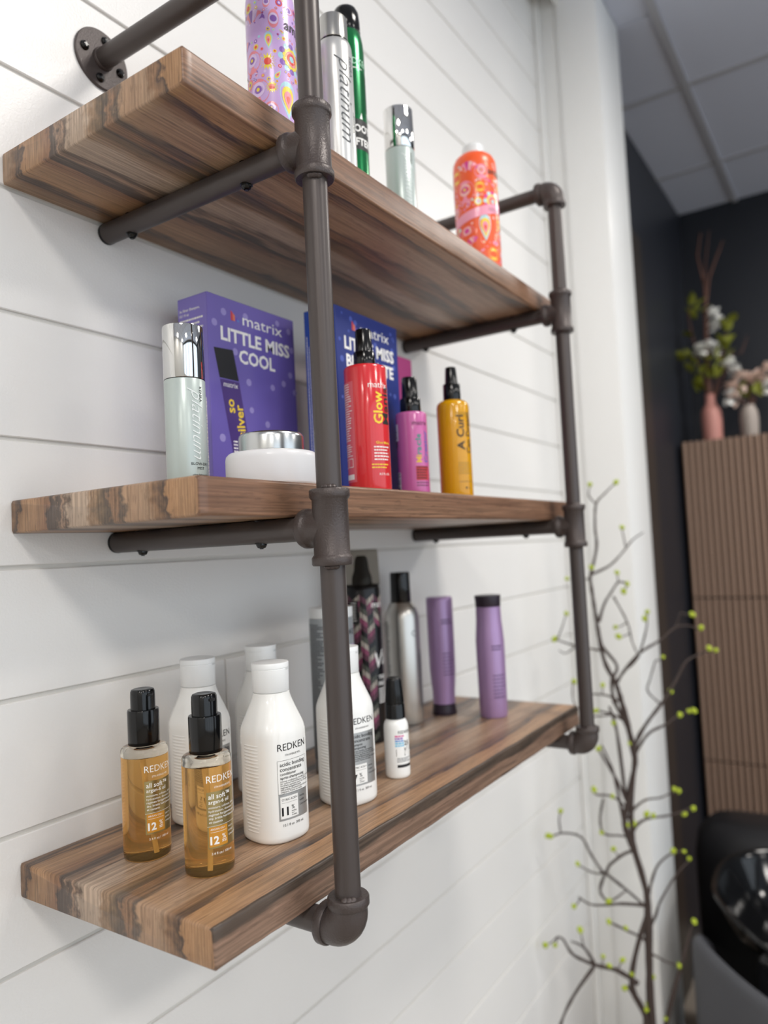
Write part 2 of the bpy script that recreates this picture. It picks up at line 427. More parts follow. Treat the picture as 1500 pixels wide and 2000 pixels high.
def ring_profile(parts, seg=36):      # lathe along local z
    return loft_me(parts, seg)
def tee_me():
    v = loft_me([(-0.040, 0.0150), (-0.040, 0.0203), (-0.0385, 0.0215), (-0.032, 0.0215), (-0.0300, 0.0203), (-0.0285, 0.0190), (0.0285, 0.0190), (0.0300, 0.0203), (0.032, 0.0215),
                 (0.0385, 0.0215), (0.040, 0.0203), (0.040, 0.0150)], 40)
    b = loft_me([(0.0, 0.0188), (0.014, 0.0188), (0.019, 0.0186), (0.0245, 0.0190), (0.026, 0.0205), (0.0275, 0.0213), (0.033, 0.0213), (0.035, 0.0203), (0.035, 0.0145)], 40)
    return join_me([(v, None), (b, RX(-PI / 2))])       # branch points to +y
def elbow_me(flip=1):
    """opening up (or down when flip=-1) and to +y; bend at the origin"""
    P = [];R = []
    Rb = 0.022
    path = [(0, 0, 0.031), (0, 0, 0.0225)]
    rad = [0.0192, 0.0192]
    for k in range(0, 10):
        a = PI / 2 * k / 9; path.append((0, Rb - Rb * math.cos(a), Rb - Rb * math.sin(a) )); rad.append(0.0192 + 0.0022 * math.sin(a * 2))
    path += [(0, 0.0225, 0), (0, 0.031, 0)]; rad += [0.0192, 0.0192]
    a = tube_me(path, rad, 36)
    c1 = loft_me([(0.0, 0.0155), (0.0, 0.0205), (0.0015, 0.0216), (0.0085, 0.0216), (0.0102, 0.0203), (0.0102, 0.0155)], 40)
    c2 = c1.copy()
    me = join_me([(a, None), (c1, T_((0, 0, 0.0235))), (c2, T_((0, 0.0235, 0)) @ RX(-PI / 2))])
    if flip < 0:
        bm = bmesh.new(); bm.from_mesh(me)
        for v in bm.verts: v.co.z = -v.co.z
        bmesh.ops.reverse_faces(bm, faces=bm.faces); bm.to_mesh(me); bm.free()
    return me
TEE = tee_me(); EB = elbow_me(1); ET = elbow_me(-1)
for q in (TEE, EB, ET):
    q.materials.append(M_cast)
    q.polygons.foreach_set('use_smooth', [True] * len(q.polygons)); q.set_sharp_from_angle(angle=math.radians(42))
def place(name, me, loc, parent=shelf):
    o = bpy.data.objects.new(name, me); COL.objects.link(o); o.parent = parent; o.location = loc; return o
def bolt_me():
    return join_me([(loft_me([(-0.0062, 0.0028), (-0.0062, 0.0022), (-0.0040, 0.0022)], 6), None),
                    (loft_me([(0.0012, 0.0062), (0.0, 0.0062), (-0.002, 0.0060), (-0.0046, 0.0046), (-0.0052, 0.0032), (-0.0044, 0.0030), (-0.0040, 0.0010)], 20), None),
                    (loft_me([(0.0005, 0.0075), (-0.0006, 0.0075)], 20), None)])
BOLT = bolt_me(); BOLT.materials.append(M_blk)
SCREW = join_me([(loft_me([(0, 0.0062), (0.0018, 0.0060), (0.0042, 0.0042), (0.0050, 0.0022), (0.0050, 0.0005)], 20), None),
                 (box_me(-0.0032, 0.0032, -0.0006, 0.0006, 0.0046, 0.0053), None), (box_me(-0.0006, 0.0006, -0.0032, 0.0032, 0.0046, 0.0053), None)])
SCREW.materials.append(M_blk)
for X in (XL, XR):
    for k, zb in enumerate(ZB):
        zc = zb - RP
        if k < 2: place('pipe_tee', TEE, (X, YP, zc))
        else: place('pipe_elbow', EB, (X, YP, zc))
        bp = tube('bracket_pipe', [(X, YP + 0.02, zc), (X, -0.0045, zc)], RP, M_pipe, shelf, 40)
        ec = loft('end_cap', [(0, 0.0137), (0.0035, 0.0137), (0.0045, 0.0125)], M_blk, bp, 32); ec.location = (X, -0.0048, zc); ec.rotation_euler = (-PI / 2, 0, 0)
        for y in (-0.0515, -0.255):
            place('bolt', BOLT, (X + 0.001, y, zc - RP + 0.0005), bp)
            wz = loft('washer', [(0, 0.007), (0.0016, 0.007)], M_blk, bp, 20); wz.location = (X, y, zb - 0.0022)
    place('pipe_elbow', ET, (X, YP, ZT))
    tube('upright_pipe', [(X, YP, ZB[2] - RP + 0.012), (X, YP, ZT - 0.012)], RP, M_pipe, shelf, 40)
    tube('top_pipe', [(X, YP + 0.02, ZT), (X, -0.003, ZT)], RP, M_pipe, shelf, 40)
    fo = link('wall_flange', join_me([(loft_me([(0, 0.0405), (0.0032, 0.0405), (0.0042, 0.0395)], 48), None),
              (loft_me([(0.004, 0.0150), (0.0075, 0.0148), (0.009, 0.0138)], 32), None)]), M_cast, shelf, 40)
    fo.location = (X, -0.0002, ZT); fo.rotation_euler = (PI / 2, 0, 0)
    for a in (80, 170, 260, 350):
        place('screw', SCREW, (0.028 * math.cos(math.radians(a)), 0.028 * math.sin(math.radians(a)), 0.004), fo)
    # weld beads where the uprights enter the fittings
    for zz in (ZB[0] - RP + 0.041, ZB[0] - RP - 0.041, ZB[1] - RP + 0.041, ZB[1] - RP - 0.041, ZB[2] - RP + 0.034):
        for q in range(3):
            a = PI * 1.15 + 0.28 * q + 0.15 * math.sin(zz * 90)
            b = link('weld_bead', loft_me([(-0.0032, 0.0008), (-0.002, 0.0034), (0, 0.0044), (0.002, 0.0034), (0.0032, 0.0008)], 12), M_cast, shelf)
            b.location = (X + 0.0142 * math.cos(a), YP + 0.0142 * math.sin(a), zz)

# ------------------------------------------------------------------ products
Z1, Z2, Z3 = ZB[0] + T, ZB[1] + T, ZB[2] + T
def face(x, y, off=38):
    a = math.degrees(math.atan2(CAM.y - y, CAM.x - x)) + off      # direction the label looks, turned from the viewer's side
    return math.radians(a + 90)                                    # local front is -y
RND = random.Random(11)

def product(name, x, y, z, label, cat, group=None, off=38):
    return tag(empty(name, (x, y, z), face(x, y, off)), label, cat, group)

# amber oil bottles ---------------------------------------------------------
M_oil = mat('amber_oil', '#fcc878', 0.03, trans=0.9, ior=1.34)
M_clear = mat('clear_plastic', '#f7efe0', 0.03, trans=1.0, ior=1.25)
M_straw = mat('straw_plastic', '#f3e3bd', 0.25, trans=0.4)
M_amb = mat('amber_print', '#c78a2c', 0.4)
def oil_bottle(x, y, label, lean):
    r = product('oil_bottle', x, y, Z3, label, 'bottle', 'amber oil bottles on the lowest board', 36)
    R = 0.0262
    loft('oil_body', [(0.0, R * 0.86), (0.0006, R * 0.93), (0.0025, R * 0.985), (0.006, R), (0.113, R)], M_oil, r, 64)
    loft('bottle_shoulder', [(0.1133, R), (0.1175, R), (0.1205, R * 0.975), (0.1225, R * 0.9), (0.1235, R * 0.78), (0.1238, 0.0165), (0.1262, 0.0160)], M_clear, r, 64)
    tube('dip_tube', [(0, 0.003, 0.112), (0.002, 0.0, 0.05), (0.006 * lean, -0.008, 0.004)], 0.0024, M_straw, r, 12)
    loft('pump_collar', [(0.1245, 0.0172), (0.1252, 0.0177), (0.1615, 0.0177), (0.1635, 0.0171), (0.1638, 0.0135)], M_blk, r, 48)
    h = loft('pump_head', [(0.1636, 0.0134, 0.0134, 2.2), (0.178, 0.0134, 0.0134, 2.2), (0.1835, 0.0132, 0.0130, 2.2), (0.1858, 0.0122, 0.0120, 2.2), (0.1866, 0.0100, 0.0098, 2.2), (0.1860, 0.006, 0.006, 2)], M_blk, r, 40)
    box('nozzle', -0.0034, 0.0034, -0.0150, -0.0126, 0.1790, 0.1822, M_blkm, h, 0.0006, 1)
    p = Print(Round(R))
    p.text('REDKEN', 0.0105, -0.0175, 0.0975, M_wink, fit=0.037, bold=-0.004)
    p.text('5TH AVENUE NYC', 0.0030, 0.001, 0.0915, M_wink, align='C', fit=0.021)
    p.rect(-0.018, 0.019, 0.0300, 0.0880, M_gold, 0, 'foil_panel')
    p.text('all soft™', 0.0072, -0.0160, 0.0808, M_wink, bold=0.0100)
    p.text('argan-6 oil', 0.0056, -0.0160, 0.0757, M_wink, bold=0.0075)
    for k, t in enumerate(('moisture, softness, shine', 'hydratation, douceur, brillance', 'regimen for/gamme pour', 'dry, brittle hair/cheveux secs', 'et cassants')):
        p.text(t, 0.0034, -0.0160, 0.0708 - 0.0037 * k, M_wink, bold=0.0060 if k > 1 else 0)
    p.rect(-0.018, 0.019, 0.0527, 0.0530, M_wink, 1)
    p.rect(-0.0165, 0.0045, 0.0318, 0.0520, M_amb, 1)
    p.text('ARGAN OIL+', 0.0028, -0.0150, 0.0487, M_wink, layer=3)
    p.rect(-0.0150, 0.0030, 0.0465, 0.0468, M_wink, 2)
    p.text('12', 0.0112, -0.0155, 0.0345, M_wink, bold=0.036, layer=3); p.text('%', 0.0070, -0.0028, 0.0385, M_wink, layer=3, bold=0.0050)
    p.lines(-0.0028, 0.0368, 0.0055, 2, 0.0016, 0.0008, M_wink, RND, 3)
    for k, t in enumerate(('SALON', 'EXPERT', 'CONCENTRATE')): p.text(t, 0.0024, 0.0060, 0.0475 - 0.0042 * k, M_wink)
    p.text('3.4 fl oz / 100 ml', 0.0036, -0.0145, 0.0238, M_wink)
    # pale back print seen on the far-left side
    p.rect(-0.066, -0.0625, 0.014, 0.045, M_wink, 0, 'back_label')
    p.lines(-0.0615, 0.030, 0.068, 4, 0.0020, 0.0011, M_wink, RND, 1, True); p.lines(-0.066, 0.05, 0.055, 2, 0.0017, 0.0008, M_wink, RND, 1, True)
    p.build(r); return r
oil_bottle(0.0847, -0.1146, 'amber argan oil pump bottle nearer the wall', 0.6)
oil_bottle(0.0895, -0.2104, 'amber argan oil pump bottle at the front, nearest the board end', -1.0)

# white bottles with flip caps ----------------------------------------------
def white_bottle(x, y, label, kind, off=38):
    r = product('white_bottle', x, y, Z3, label, 'bottle', 'white flip-cap bottles on the lowest board', off)
    a = 0.0362; n = 2.5
    def rg(z, k, nn=n): return (z, a * k, a * k, nn)
    loft('bottle_body', [rg(0, 0.84), rg(0.0008, 0.92), rg(0.0035, 0.985), rg(0.008, 1.0), rg(0.060, 1.0), rg(0.118, 1.0), rg(0.124, 0.992), rg(0.1285, 0.965), rg(0.134, 0.915),
                         rg(0.142, 0.83, 2.4), rg(0.150, 0.745, 2.3), rg(0.157, 0.675, 2.2), rg(0.1625, 0.63, 2.1), rg(0.1665, 0.61, 2.05), rg(0.1685, 0.605, 2), rg(0.169, 0.56, 2)], M_white, r, 72)
    c = loft('flip_cap', [(0.1694, 0.0215), (0.1699, 0.0219), (0.196, 0.0222), (0.1964, 0.0217), (0.1968, 0.0217), (0.1972, 0.0223), (0.2022, 0.0225), (0.2034, 0.0220), (0.2037, 0.0208), (0.2030, 0.014)], M_cap, r, 56)
    pc = Print(Round(0.02225)); pc.rect(0.0065, 0.0185, 0.1945, 0.1968, mat('cap_notch', '#d3d6d6', 0.4), 1, 'thumb_notch'); pc.build(c)
    sf = Round(a, a, n); p = Print(sf)
    # moulded grip ribs on the side
    V, F = [], []
    for k in range(26):
        z = 0.014 + 0.0039 * k; b = len(V); N = 10; hw = 0.0125 if k > 1 else 0.010
        for i in range(N + 1):
            u = -0.0565 + (-hw + 2 * hw * i / N); e = 0.00055 * math.sin(PI * min(1, max(0, i / N))) ** 0.5
            for dz, o in ((-0.0014, -0.0003), (-0.0006, e), (0.0006, e), (0.0014, -0.0003)): V.append(sf.at(u, z + dz, o))
            if i:
                for q in range(3): F.append((b + 4*i - 4 + q, b + 4*i + q, b + 4*i + q + 1, b + 4*i - 3 + q))
    link('grip_ribs', pyd(V, F), M_white, r, 60)
    p.text('REDKEN', 0.0115, -0.0205, 0.1055, M_ink, fit=0.0415, bold=-0.002)
    p.text('5TH AVENUE NYC', 0.0032, 0.0, 0.0990, M_ink, align='C', fit=0.023)
    u0, u1 = -0.0215, 0.0215
    if kind == 7:
        p.rect(u0, u1, 0.0265, 0.0945, M_foil, 0, 'foil_panel')
    else:
        p.rect(u0, u1, 0.0265, 0.0565, M_foil, 0, 'foil_panel'); p.frame(u0, u1, 0.0565, 0.0945, 0.0003, M_ink, 1)
    prod = ('acidic bonding', 'concentrate', 'conditioner' if kind == 11 else 'shampoo', 'après-shampooing' if kind == 11 else 'shampooing')
    for k, (t, s) in enumerate(zip(prod, (0.0064, 0.0064, 0.0047, 0.0047))):
        p.text(t, s, -0.0185, (0.0878, 0.0822, 0.0776, 0.0733)[k], M_ink, bold=0.0060)
    for k, t in enumerate(('intense conditioning, fortifying, strength' if kind == 11 else 'cleanses, fortifies, strengthens', 'for colored hair/cheveux colorés', 'fortifiant, optimisé pour les cheveux', 'regimen for/gamme pour', 'demanding, processed hair/cheveux', 'exigeants, traités en salon')):
        p.text(t, 0.0029, -0.0185, 0.0700 - 0.0024 * k, M_ink, bold=0.0060 if k == 3 else 0)
    p.rect(-0.0195, 0.0045, 0.0288, 0.0535, M_white, 1)
    p.text('CITRIC ACID+', 0.0034, -0.0178, 0.0488, M_ink, layer=3); p.rect(-0.0178, 0.003, 0.0463, 0.0465, M_ink, 2)
    p.text('11' if kind == 11 else '7', 0.0125, -0.0182, 0.0325, M_ink, bold=0.042, layer=3)
    u = -0.0055 if kind == 11 else -0.0085
    p.text('%', 0.0068, u, 0.0378, M_ink, layer=3, bold=0.0050)
    for k, t in enumerate(('bonding', 'care', 'complex')): p.text(t, 0.0022, u, 0.0350 - 0.0022 * k, M_ink, layer=3, bold=0.0075)
    for k, t in enumerate(('SALON', 'EXPERT', 'CONCENTRATE')): p.text(t, 0.0024, 0.0070, 0.0485 - 0.0048 * k, M_ink)
    p.text('10.1 fl oz  300 ml', 0.0042, -0.0170, 0.0200, M_ink)
    p.build(r); return r
white_bottle(0.1972, -0.2089, 'white conditioner bottle marked 11%, left of the front pipe', 11)
white_bottle(0.3342, -0.2146, 'white shampoo bottle marked 7%, partly behind the front pipe', 7)
white_bottle(0.1954, -0.0849, 'white flip-cap bottle behind the two amber bottles', 7)
white_bottle(0.3189, -0.0799, 'white flip-cap bottle behind the 11% conditioner, near the wall', 11)

# small leave-in spray ------------------------------------------------------
r = product('spray_bottle', 0.4468, -0.2222, Z3, 'small white spray bottle with tall black ribbed cap right of the pipe', 'bottle')
R = 0.0183
loft('bottle_body', [(0, R * 0.85), (0.0008, R * 0.93), (0.003, R * 0.99), (0.006, R), (0.070, R), (0.0755, R * 0.97), (0.080, R * 0.88), (0.0835, R * 0.74), (0.0842, R * 0.6)], M_white, r, 48)
loft('cap_collar', [(0.0844, 0.0142), (0.085, 0.0147), (0.104, 0.0143), (0.1052, 0.0138), (0.1054, 0.012)], M_blk, r, 40)
V = []; cr = []
for z, q in ((0.1055, 0.0132), (0.1065, 0.0135), (0.139, 0.0108), (0.1418, 0.0103), (0.1428, 0.0092), (0.1420, 0.005)): cr.append((z, q))
cp = loft('cap', cr, M_blk, r, 40)
ribs = []
for k in range(22):
    a = 2 * PI * k / 22; ribs.append((box_me(-0.0005, 0.0005, -0.0005, 0.0004, 0, 0.0325), T_((0.0135 * math.cos(a), 0.0135 * math.sin(a), 0.1068)) @ RZ(a) @ RY(-0.083)))
link('cap_ribs', join_me(ribs), M_blk, cp, 0)
p = Print(Round(R))
p.text('REDKEN', 0.0062, -0.0095, 0.0645, M_ink, fit=0.021)
PK = [mat('pink_ink', '#d95c9a', 0.5), mat('violet_ink', '#9a6fc0', 0.5), mat('blue_ink', '#6f9fd8', 0.5), mat('sky_ink', '#7cc3e2', 0.5)]
for k in range(5): p.lines(-0.0145, 0.0598 - 0.0034 * k, 0.016, 1, 0.003, 0.0024, PK[min(k, 3)], RND, 1)
p.text('25', 0.0090, -0.0008, 0.0475, M_ink, bold=0.0150, layer=3)
p.poly([(-0.0135, 0.0325), (0.0, 0.0325), (0.0135, 0.0325), (0.0135, 0.0455), (0.006, 0.0455), (-0.0008, 0.0440), (-0.0135, 0.0425)], M_ink, 1)
p.text('ONE', 0.0058, -0.0022, 0.0395, M_wink, bold=0.0200, layer=3); p.text('UNITED', 0.0058, -0.0042, 0.0345, M_wink, bold=0.0200, layer=3)
p.lines(-0.0125, 0.0290, 0.024, 3, 0.0023, 0.0010, M_gink, RND); p.rect(-0.0125, 0.0125, 0.0165, 0.0205, M_ink, 1)
p.build(r)

# grey can with dense fine print -------------------------------------------
r = product('hair_can', 0.441, -0.1157, Z3, 'grey can covered in fine print with white lid, behind the pipe', 'can')
R = 0.0338; M_gcan = mat('grey_can', '#a8adb0', 0.35, 0.3)
loft('can_body', [(0, R * 0.94), (0.001, R * 0.98), (0.003, R), (0.229, R), (0.231, R * 0.985)], M_gcan, r, 56)
loft('lid', [(0.2312, R * 0.98), (0.2318, R * 1.0), (0.245, R * 1.0), (0.2466, R * 0.985), (0.247, R * 0.95)], M_cap, r, 56)
p = Print(Round(R)); p.lines(-0.092, 0.221, 0.060, 68, 0.0030, 0.0016, M_gink, RND)
p.text('REDKEN', 0.012, -0.016, 0.205, M_ink, fit=0.05); p.rect(-0.012, 0.03, 0.13, 0.19, mat('mauve_print', '#b79ac0', 0.5), 0); p.lines(-0.01, 0.186, 0.036, 14, 0.004, 0.0018, M_ink, RND, 1)
p.build(r)

# tall patterned hairspray ---------------------------------------------------
r = product('hairspray_can', 0.5988, -0.0661, Z3, 'tall black hairspray can with magenta and grey zigzags and smoky cap', 'can')
R = 0.0312; M_bcan = mat('black_can', '#1b1a1b', 0.22, 0.3)
loft('can_body', [(0, R * 0.95), (0.001, R * 0.99), (0.003, R), (0.262, R), (0.268, R * 0.97), (0.272, R * 0.88), (0.273, R * 0.7)], M_bcan, r, 56)
M_smoke = mat('smoky_clear_cap', '#a8a298', 0.05, trans=0.96, ior=1.08)
loft('clear_cap', [(0.270, R * 1.01), (0.271, R * 1.02), (0.318, R * 0.99), (0.3325, R * 0.96), (0.3337, R * 0.9)], M_smoke, r, 56)
loft('spray_head', [(0.2732, 0.017), (0.285, 0.0165), (0.297, 0.0125), (0.310, 0.0115), (0.319, 0.0095), (0.3225, 0.006)], M_blk, r, 32)
p = Print(Round(R)); ZC = [mat('zig_magenta', '#8e4363', 0.4), mat('zig_cream', '#b5ab9f', 0.4), mat('zig_olive', '#4f5148', 0.4), None, mat('zig_plum', '#5c2f42', 0.4)]
cw = 0.0125
for c in range(-5, 2):
    u = c * cw - 0.002; sgn = 1 if c % 2 else -1
    for k in range(26):
        m = ZC[(k + (2 if c % 2 else 0)) % 5]
        if m is None or (c >= 0 and k < 20): continue
        v = 0.006 + 0.0098 * k; q = 0.005 * sgn
        if v > 0.25: continue
        p.poly([(u, v - q), (u + cw / 2, v), (u + cw, v + q), (u + cw, v + q + 0.0096), (u + cw / 2, v + 0.0096), (u, v - q + 0.0096)], m, 0)
p.text('matrix', 0.016, -0.006, 0.232, M_wink, bold=0.0100, layer=3)
p.text('Va', 0.036, 0.0015, 0.128, M_wink, shear=0.5, layer=3, bold=0.0100, rot=0.3)
p.text('TRIPLE', 0.0095, 0.002, 0.108, M_wink, bold=0.0200, layer=3); p.text('FREEZE', 0.0095, 0.002, 0.097, M_wink, bold=0.0200, layer=3)
p.lines(0.002, 0.090, 0.026, 6, 0.0045, 0.0022, M_wink, RND); p.rect(-0.045, -0.030, 0.205, 0.245, M_ink, 2); p.lines(-0.044, 0.24, 0.013, 7, 0.005, 0.0016, M_wink, RND, 3)
p.build(r)

# silver mousse --------------------------------------------------------------
r = product('mousse_can', 0.7366, -0.058, Z3, 'silver mousse can with tall black cap beside the lilac bottles', 'can')
R = 0.033; M_scan = mat('satin_aluminium', '#c9c6c0', 0.28, 0.85)
loft('can_body', [(0, R * 0.93), (0.001, R * 0.98), (0.004, R), (0.196, R), (0.206, R * 0.97), (0.215, R * 0.88), (0.223, R * 0.74), (0.228, R * 0.62)], M_scan, r, 56)
loft('cap', [(0.2285, 0.0193), (0.229, 0.0197), (0.284, 0.0192), (0.2862, 0.0184), (0.2866, 0.016)], M_blk, r, 48)
p = Print(Round(R)); p.text('C', 0.016, -0.004, 0.165, M_gink); p.lines(-0.068, 0.19, 0.018, 30, 0.0058, 0.0030, M_gink, RND); p.lines(0.012, 0.03, 0.13, 3, 0.006, 0.003, M_gink, RND, 2, True); p.build(r)

# lilac bottles --------------------------------------------------------------
M_lil = mat('pearl_lilac_plastic', '#a688b4', 0.3, 0.25, coat=0.3); M_dkp = mat('dark_plum_cap', '#2b222e', 0.4); M_pink = mat('plum_ink', '#5b4468', 0.5)
def lilac(x, y, label, up):
    r = product('lilac_bottle', x, y, Z3, label, 'bottle', 'lilac bottles at the far end of the lowest board', 34)
    if up:
        loft('bottle_body', [(0, 0.0235), (0.001, 0.0255), (0.006, 0.0268), (0.06, 0.0272), (0.11, 0.0276), (0.145, 0.0276), (0.165, 0.0262), (0.185, 0.0246), (0.2105, 0.0240), (0.211, 0.022)], M_lil, r, 56)
        loft('cap', [(0.2112, 0.0240), (0.2118, 0.0243), (0.224, 0.0248), (0.2305, 0.0256), (0.2325, 0.0252), (0.2329, 0.022)], M_dkp, r, 48)
        z = (0.135, 0.08)
    else:
        loft('cap', [(0, 0.0240), (0.001, 0.0246), (0.008, 0.0238), (0.020, 0.0225), (0.0208, 0.021)], M_dkp, r, 48)
        loft('bottle_body', [(0.0210, 0.0212), (0.0216, 0.0222), (0.045, 0.0226), (0.062, 0.0242), (0.085, 0.0258), (0.14, 0.0264), (0.2245, 0.0266), (0.2295, 0.0256), (0.2315, 0.0238)], M_lil, r, 56)
        z = (0.185, 0.12)
    p = Print(Round(0.0275 if up else 0.0264)); p.lines(-0.014, z[0], 0.026, 2, 0.006, 0.003, M_pink, RND)
    p.lines(-0.014, z[1], 0.026, 7, 0.0068, 0.0022, M_pink, RND); p.build(r)
lilac(0.8271, -0.0908, 'lilac bottle standing upside down on its dark cap', False)
lilac(0.8415, -0.1911, 'lilac bottle with dark cap on top, nearest the far board end', True)

# chrome-capped mist bottles -------------------------------------------------
M_sage = mat('pale_sage_plastic', '#b9c4c0', 0.3, 0.2)
def mist(x, y, z, h, label, text=True):
    r = product('mist_bottle', x, y, z, label, 'bottle', 'pale bottles with chrome caps')
    R = 0.0235; zc = h * 0.672
    loft('bottle_body', [(0, R * 0.92), (0.001, R * 0.97), (0.003, R), (zc - 0.001, R), (zc - 0.0004, R * 0.985)], M_sage, r, 56)
    loft('joint_ring', [(zc - 0.0006, R * 0.985), (zc + 0.0008, R * 0.985)], M_blk, r, 48)
    loft('chrome_cap', [(zc + 0.0006, R * 0.985), (zc + 0.0012, R * 1.0), (h - 0.0018, R * 1.0), (h - 0.0005, R * 0.985), (h, R * 0.95), (h - 0.0008, R * 0.8)], M_chrome, r, 64)
    if text:
        p = Print(Round(R)); M_sv = mat('silver_ink', '#e6ebea', 0.4)
        p.text('platinum', 0.021, -0.0085, zc - 0.012, M_sv, rot=-PI / 2, shear=0.45, bold=-0.012, fit=0.082)
        p.text('KENRA', 0.0056, 0.0015, zc - 0.010, M_ink, rot=-PI / 2)
        p.text('BLOW-DRY', 0.0046, 0.0005, 0.0285, M_ink, align='C'); p.text('MIST', 0.0046, 0.0005, 0.0235, M_ink, align='C')
        p.text('ultra-lightweight', 0.0032, 0.0005, 0.0165, M_ink, align='C', shear=0.3, bold=0.0050); p.text('thermal protection', 0.0032, 0.0005, 0.0130, M_ink, align='C', shear=0.3, bold=0.0050)
        p.build(r)
mist(0.114, -0.171, Z2, 0.192, 'pale sage blow-dry mist bottle with chrome cap beside the purple box')
mist(0.510, -0.243, Z1, 0.202, 'pale bottle with chrome cap on the top board, right of the green can')

# frosted jar ------------------------------------------------------------------
jx, jy = 0.1734, -0.2480
r = product('cream_jar', jx, jy, Z2, 'frosted white cream jar with silver lid in front of the purple box', 'jar')
M_frost = mat('frosted_white', '#eeeef0', 0.35, trans=0.15, coat=0.2)
loft('jar_body', [(0, 0.0500), (0.001, 0.0522), (0.004, 0.0537), (0.032, 0.0537), (0.0365, 0.0528), (0.0395, 0.0500), (0.0405, 0.0450), (0.0408, 0.0380)], M_frost, r, 72)
loft('jar_lid', [(0.0412, 0.0375), (0.0418, 0.0382), (0.0575, 0.0382), (0.0608, 0.0374), (0.0625, 0.0355), (0.0632, 0.0320), (0.0632, 0.01)], M_silver, r, 72)

# sprays on the middle board ---------------------------------------------------
def spray(name, x, y, label, R, h, capz, m_body, caps, shoulder=False, group='spray bottles on the middle board', off=38):
    r = product(name, x, y, Z2, label, 'bottle', group, off)
    ch, cr0, cr1, kh, kr = caps          # cap height, radius top/bottom, collar height, radius
    zb = h - ch - kh
    if shoulder:
        rg = [(0, R * 0.9), (0.001, R * 0.96), (0.004, R), (zb - 0.012, R), (zb - 0.006, R * 0.95), (zb - 0.002, R * 0.8), (zb, R * 0.6)]
    else:
        rg = [(0, R * 0.9), (0.001, R * 0.96), (0.004, R), (zb - 0.0045, R), (zb - 0.0018, R * 0.975), (zb - 0.0005, R * 0.92), (zb, R * 0.6)]
    loft('bottle_body', rg, m_body, r, 56)
    loft('cap_collar', [(zb, kr * 0.98), (zb + 0.001, kr), (zb + kh - 0.001, kr * 0.97), (zb + kh, kr * 0.93), (zb + kh, cr1)], M_blk, r, 44)
    loft('spray_cap', [(zb + kh, cr1), (h - 0.002, cr0), (h - 0.0004, cr0 * 0.93), (h, cr0 * 0.75)], M_blk, r, 40)
    return r, Print(Round(R))
M_red = mat('red_plastic', '#d42f35', 0.16, coat=0.4); M_redl = mat('pale_red_label', '#d9616b', 0.3); M_yel = mat('yellow_ink', '#f1cf3a', 0.5)
r, p = spray('spray_bottle', 0.358, -0.259, 'red spray bottle with black cap in front of the blue box', 0.0293, 0.2256, 0, M_red, (0.032, 0.0110, 0.0122, 0.021, 0.0152)) if False else spray(
    'spray_bottle', 0.358, -0.259, 'red spray bottle with black cap in front of the blue box', 0.0293, 0.2256, 0, M_red, (0.032, 0.0110, 0.0120, 0.0205, 0.0152))
p.rect(-0.072, -0.038, 0.014, 0.150, M_redl, 0, 'back_label')
p.lines(-0.070, 0.146, 0.029, 24, 0.0033, 0.0014, M_wink, RND); p.lines(-0.068, 0.064, 0.026, 6, 0.0030, 0.0013, M_wink, RND)
p.frame(-0.068, -0.055, 0.034, 0.046, 0.0008, M_wink, 2); p.frame(-0.053, -0.043, 0.034, 0.046, 0.0008, M_wink, 2); p.rect(-0.066, -0.042, 0.0175, 0.0245, M_wink, 2)
p.text('matrix', 0.0120, -0.0165, 0.1395, M_wink, layer=2); p.text('Glow', 0.0200, 0.0035, 0.0905, M_yel, rot=PI / 2, bold=0.0225, fit=0.044)
p.text('Mania', 0.0200, 0.0175, 0.0905, M_ink, rot=PI / 2, bold=0.0150, fit=0.052)
p.text('Glow Mania', 0.0050, -0.0090, 0.0635, M_yel, bold=0.0100); p.lines(-0.0120, 0.0585, 0.027, 5, 0.0042, 0.0017, M_wink, RND)
p.lines(-0.0160, 0.0350, 0.030, 2, 0.0040, 0.0016, M_yel, RND); p.text('8.5 FL OZ', 0.0042, -0.0060, 0.0215, M_wink); p.build(r)
M_pk = mat('pink_plastic', '#c4639f', 0.2, coat=0.4)
r, p = spray('spray_bottle', 0.5214, -0.2311, 'pink spray bottle with black cap between the red and yellow ones', 0.0246, 0.1912, 0, M_pk, (0.034, 0.0120, 0.0130, 0.0230, 0.0166))
p.text('matrix', 0.0105, -0.0150, 0.1120, M_ink); RB = [mat('ink_red', '#b5323c', 0.5), mat('ink_yellow', '#d7b43c', 0.5), mat('ink_green', '#3c8f83', 0.5), mat('ink_blue', '#4a62a8', 0.5)]
for k, (a, m) in enumerate(zip(('Mi', 'ra', 'cl', 'e'), (RB[1], RB[2], RB[2], RB[2]))): p.text(a, 0.0130, -0.0022, 0.0535 + 0.0128 * k, m, rot=PI / 2, bold=0.0200, fit=0.0118 if k < 3 else 0.006)
p.text('Creator', 0.0130, 0.0115, 0.0535, RB[3], rot=PI / 2, bold=0.0150, fit=0.050)
p.rect(-0.0125, 0.012, 0.026, 0.048, RB[0], 0); p.lines(-0.0115, 0.0455, 0.022, 5, 0.0042, 0.0016, M_ink, RND); p.lines(-0.0125, 0.0215, 0.025, 2, 0.0042, 0.0013, M_ink, RND)
p.rect(-0.060, -0.042, 0.090, 0.116, M_wink, 0, 'back_label'); p.lines(-0.0590, 0.112, 0.016, 5, 0.0045, 0.003, M_ink, RND, 1); p.rect(-0.056, -0.045, 0.080, 0.090, M_ink, 1)
p.rect(-0.060, -0.040, 0.004, 0.040, M_wink, 0, 'back_label')
for k in range(9): p.rect(-0.0585, -0.0415, 0.006 + 0.0038 * k, 0.006 + 0.0038 * k + RND.choice((0.0009, 0.0016, 0.0024)), M_ink, 1, 'barcode')
p.build(r)
M_ye = mat('yellow_plastic', '#e6a80e', 0.16, trans=0.25, coat=0.3)
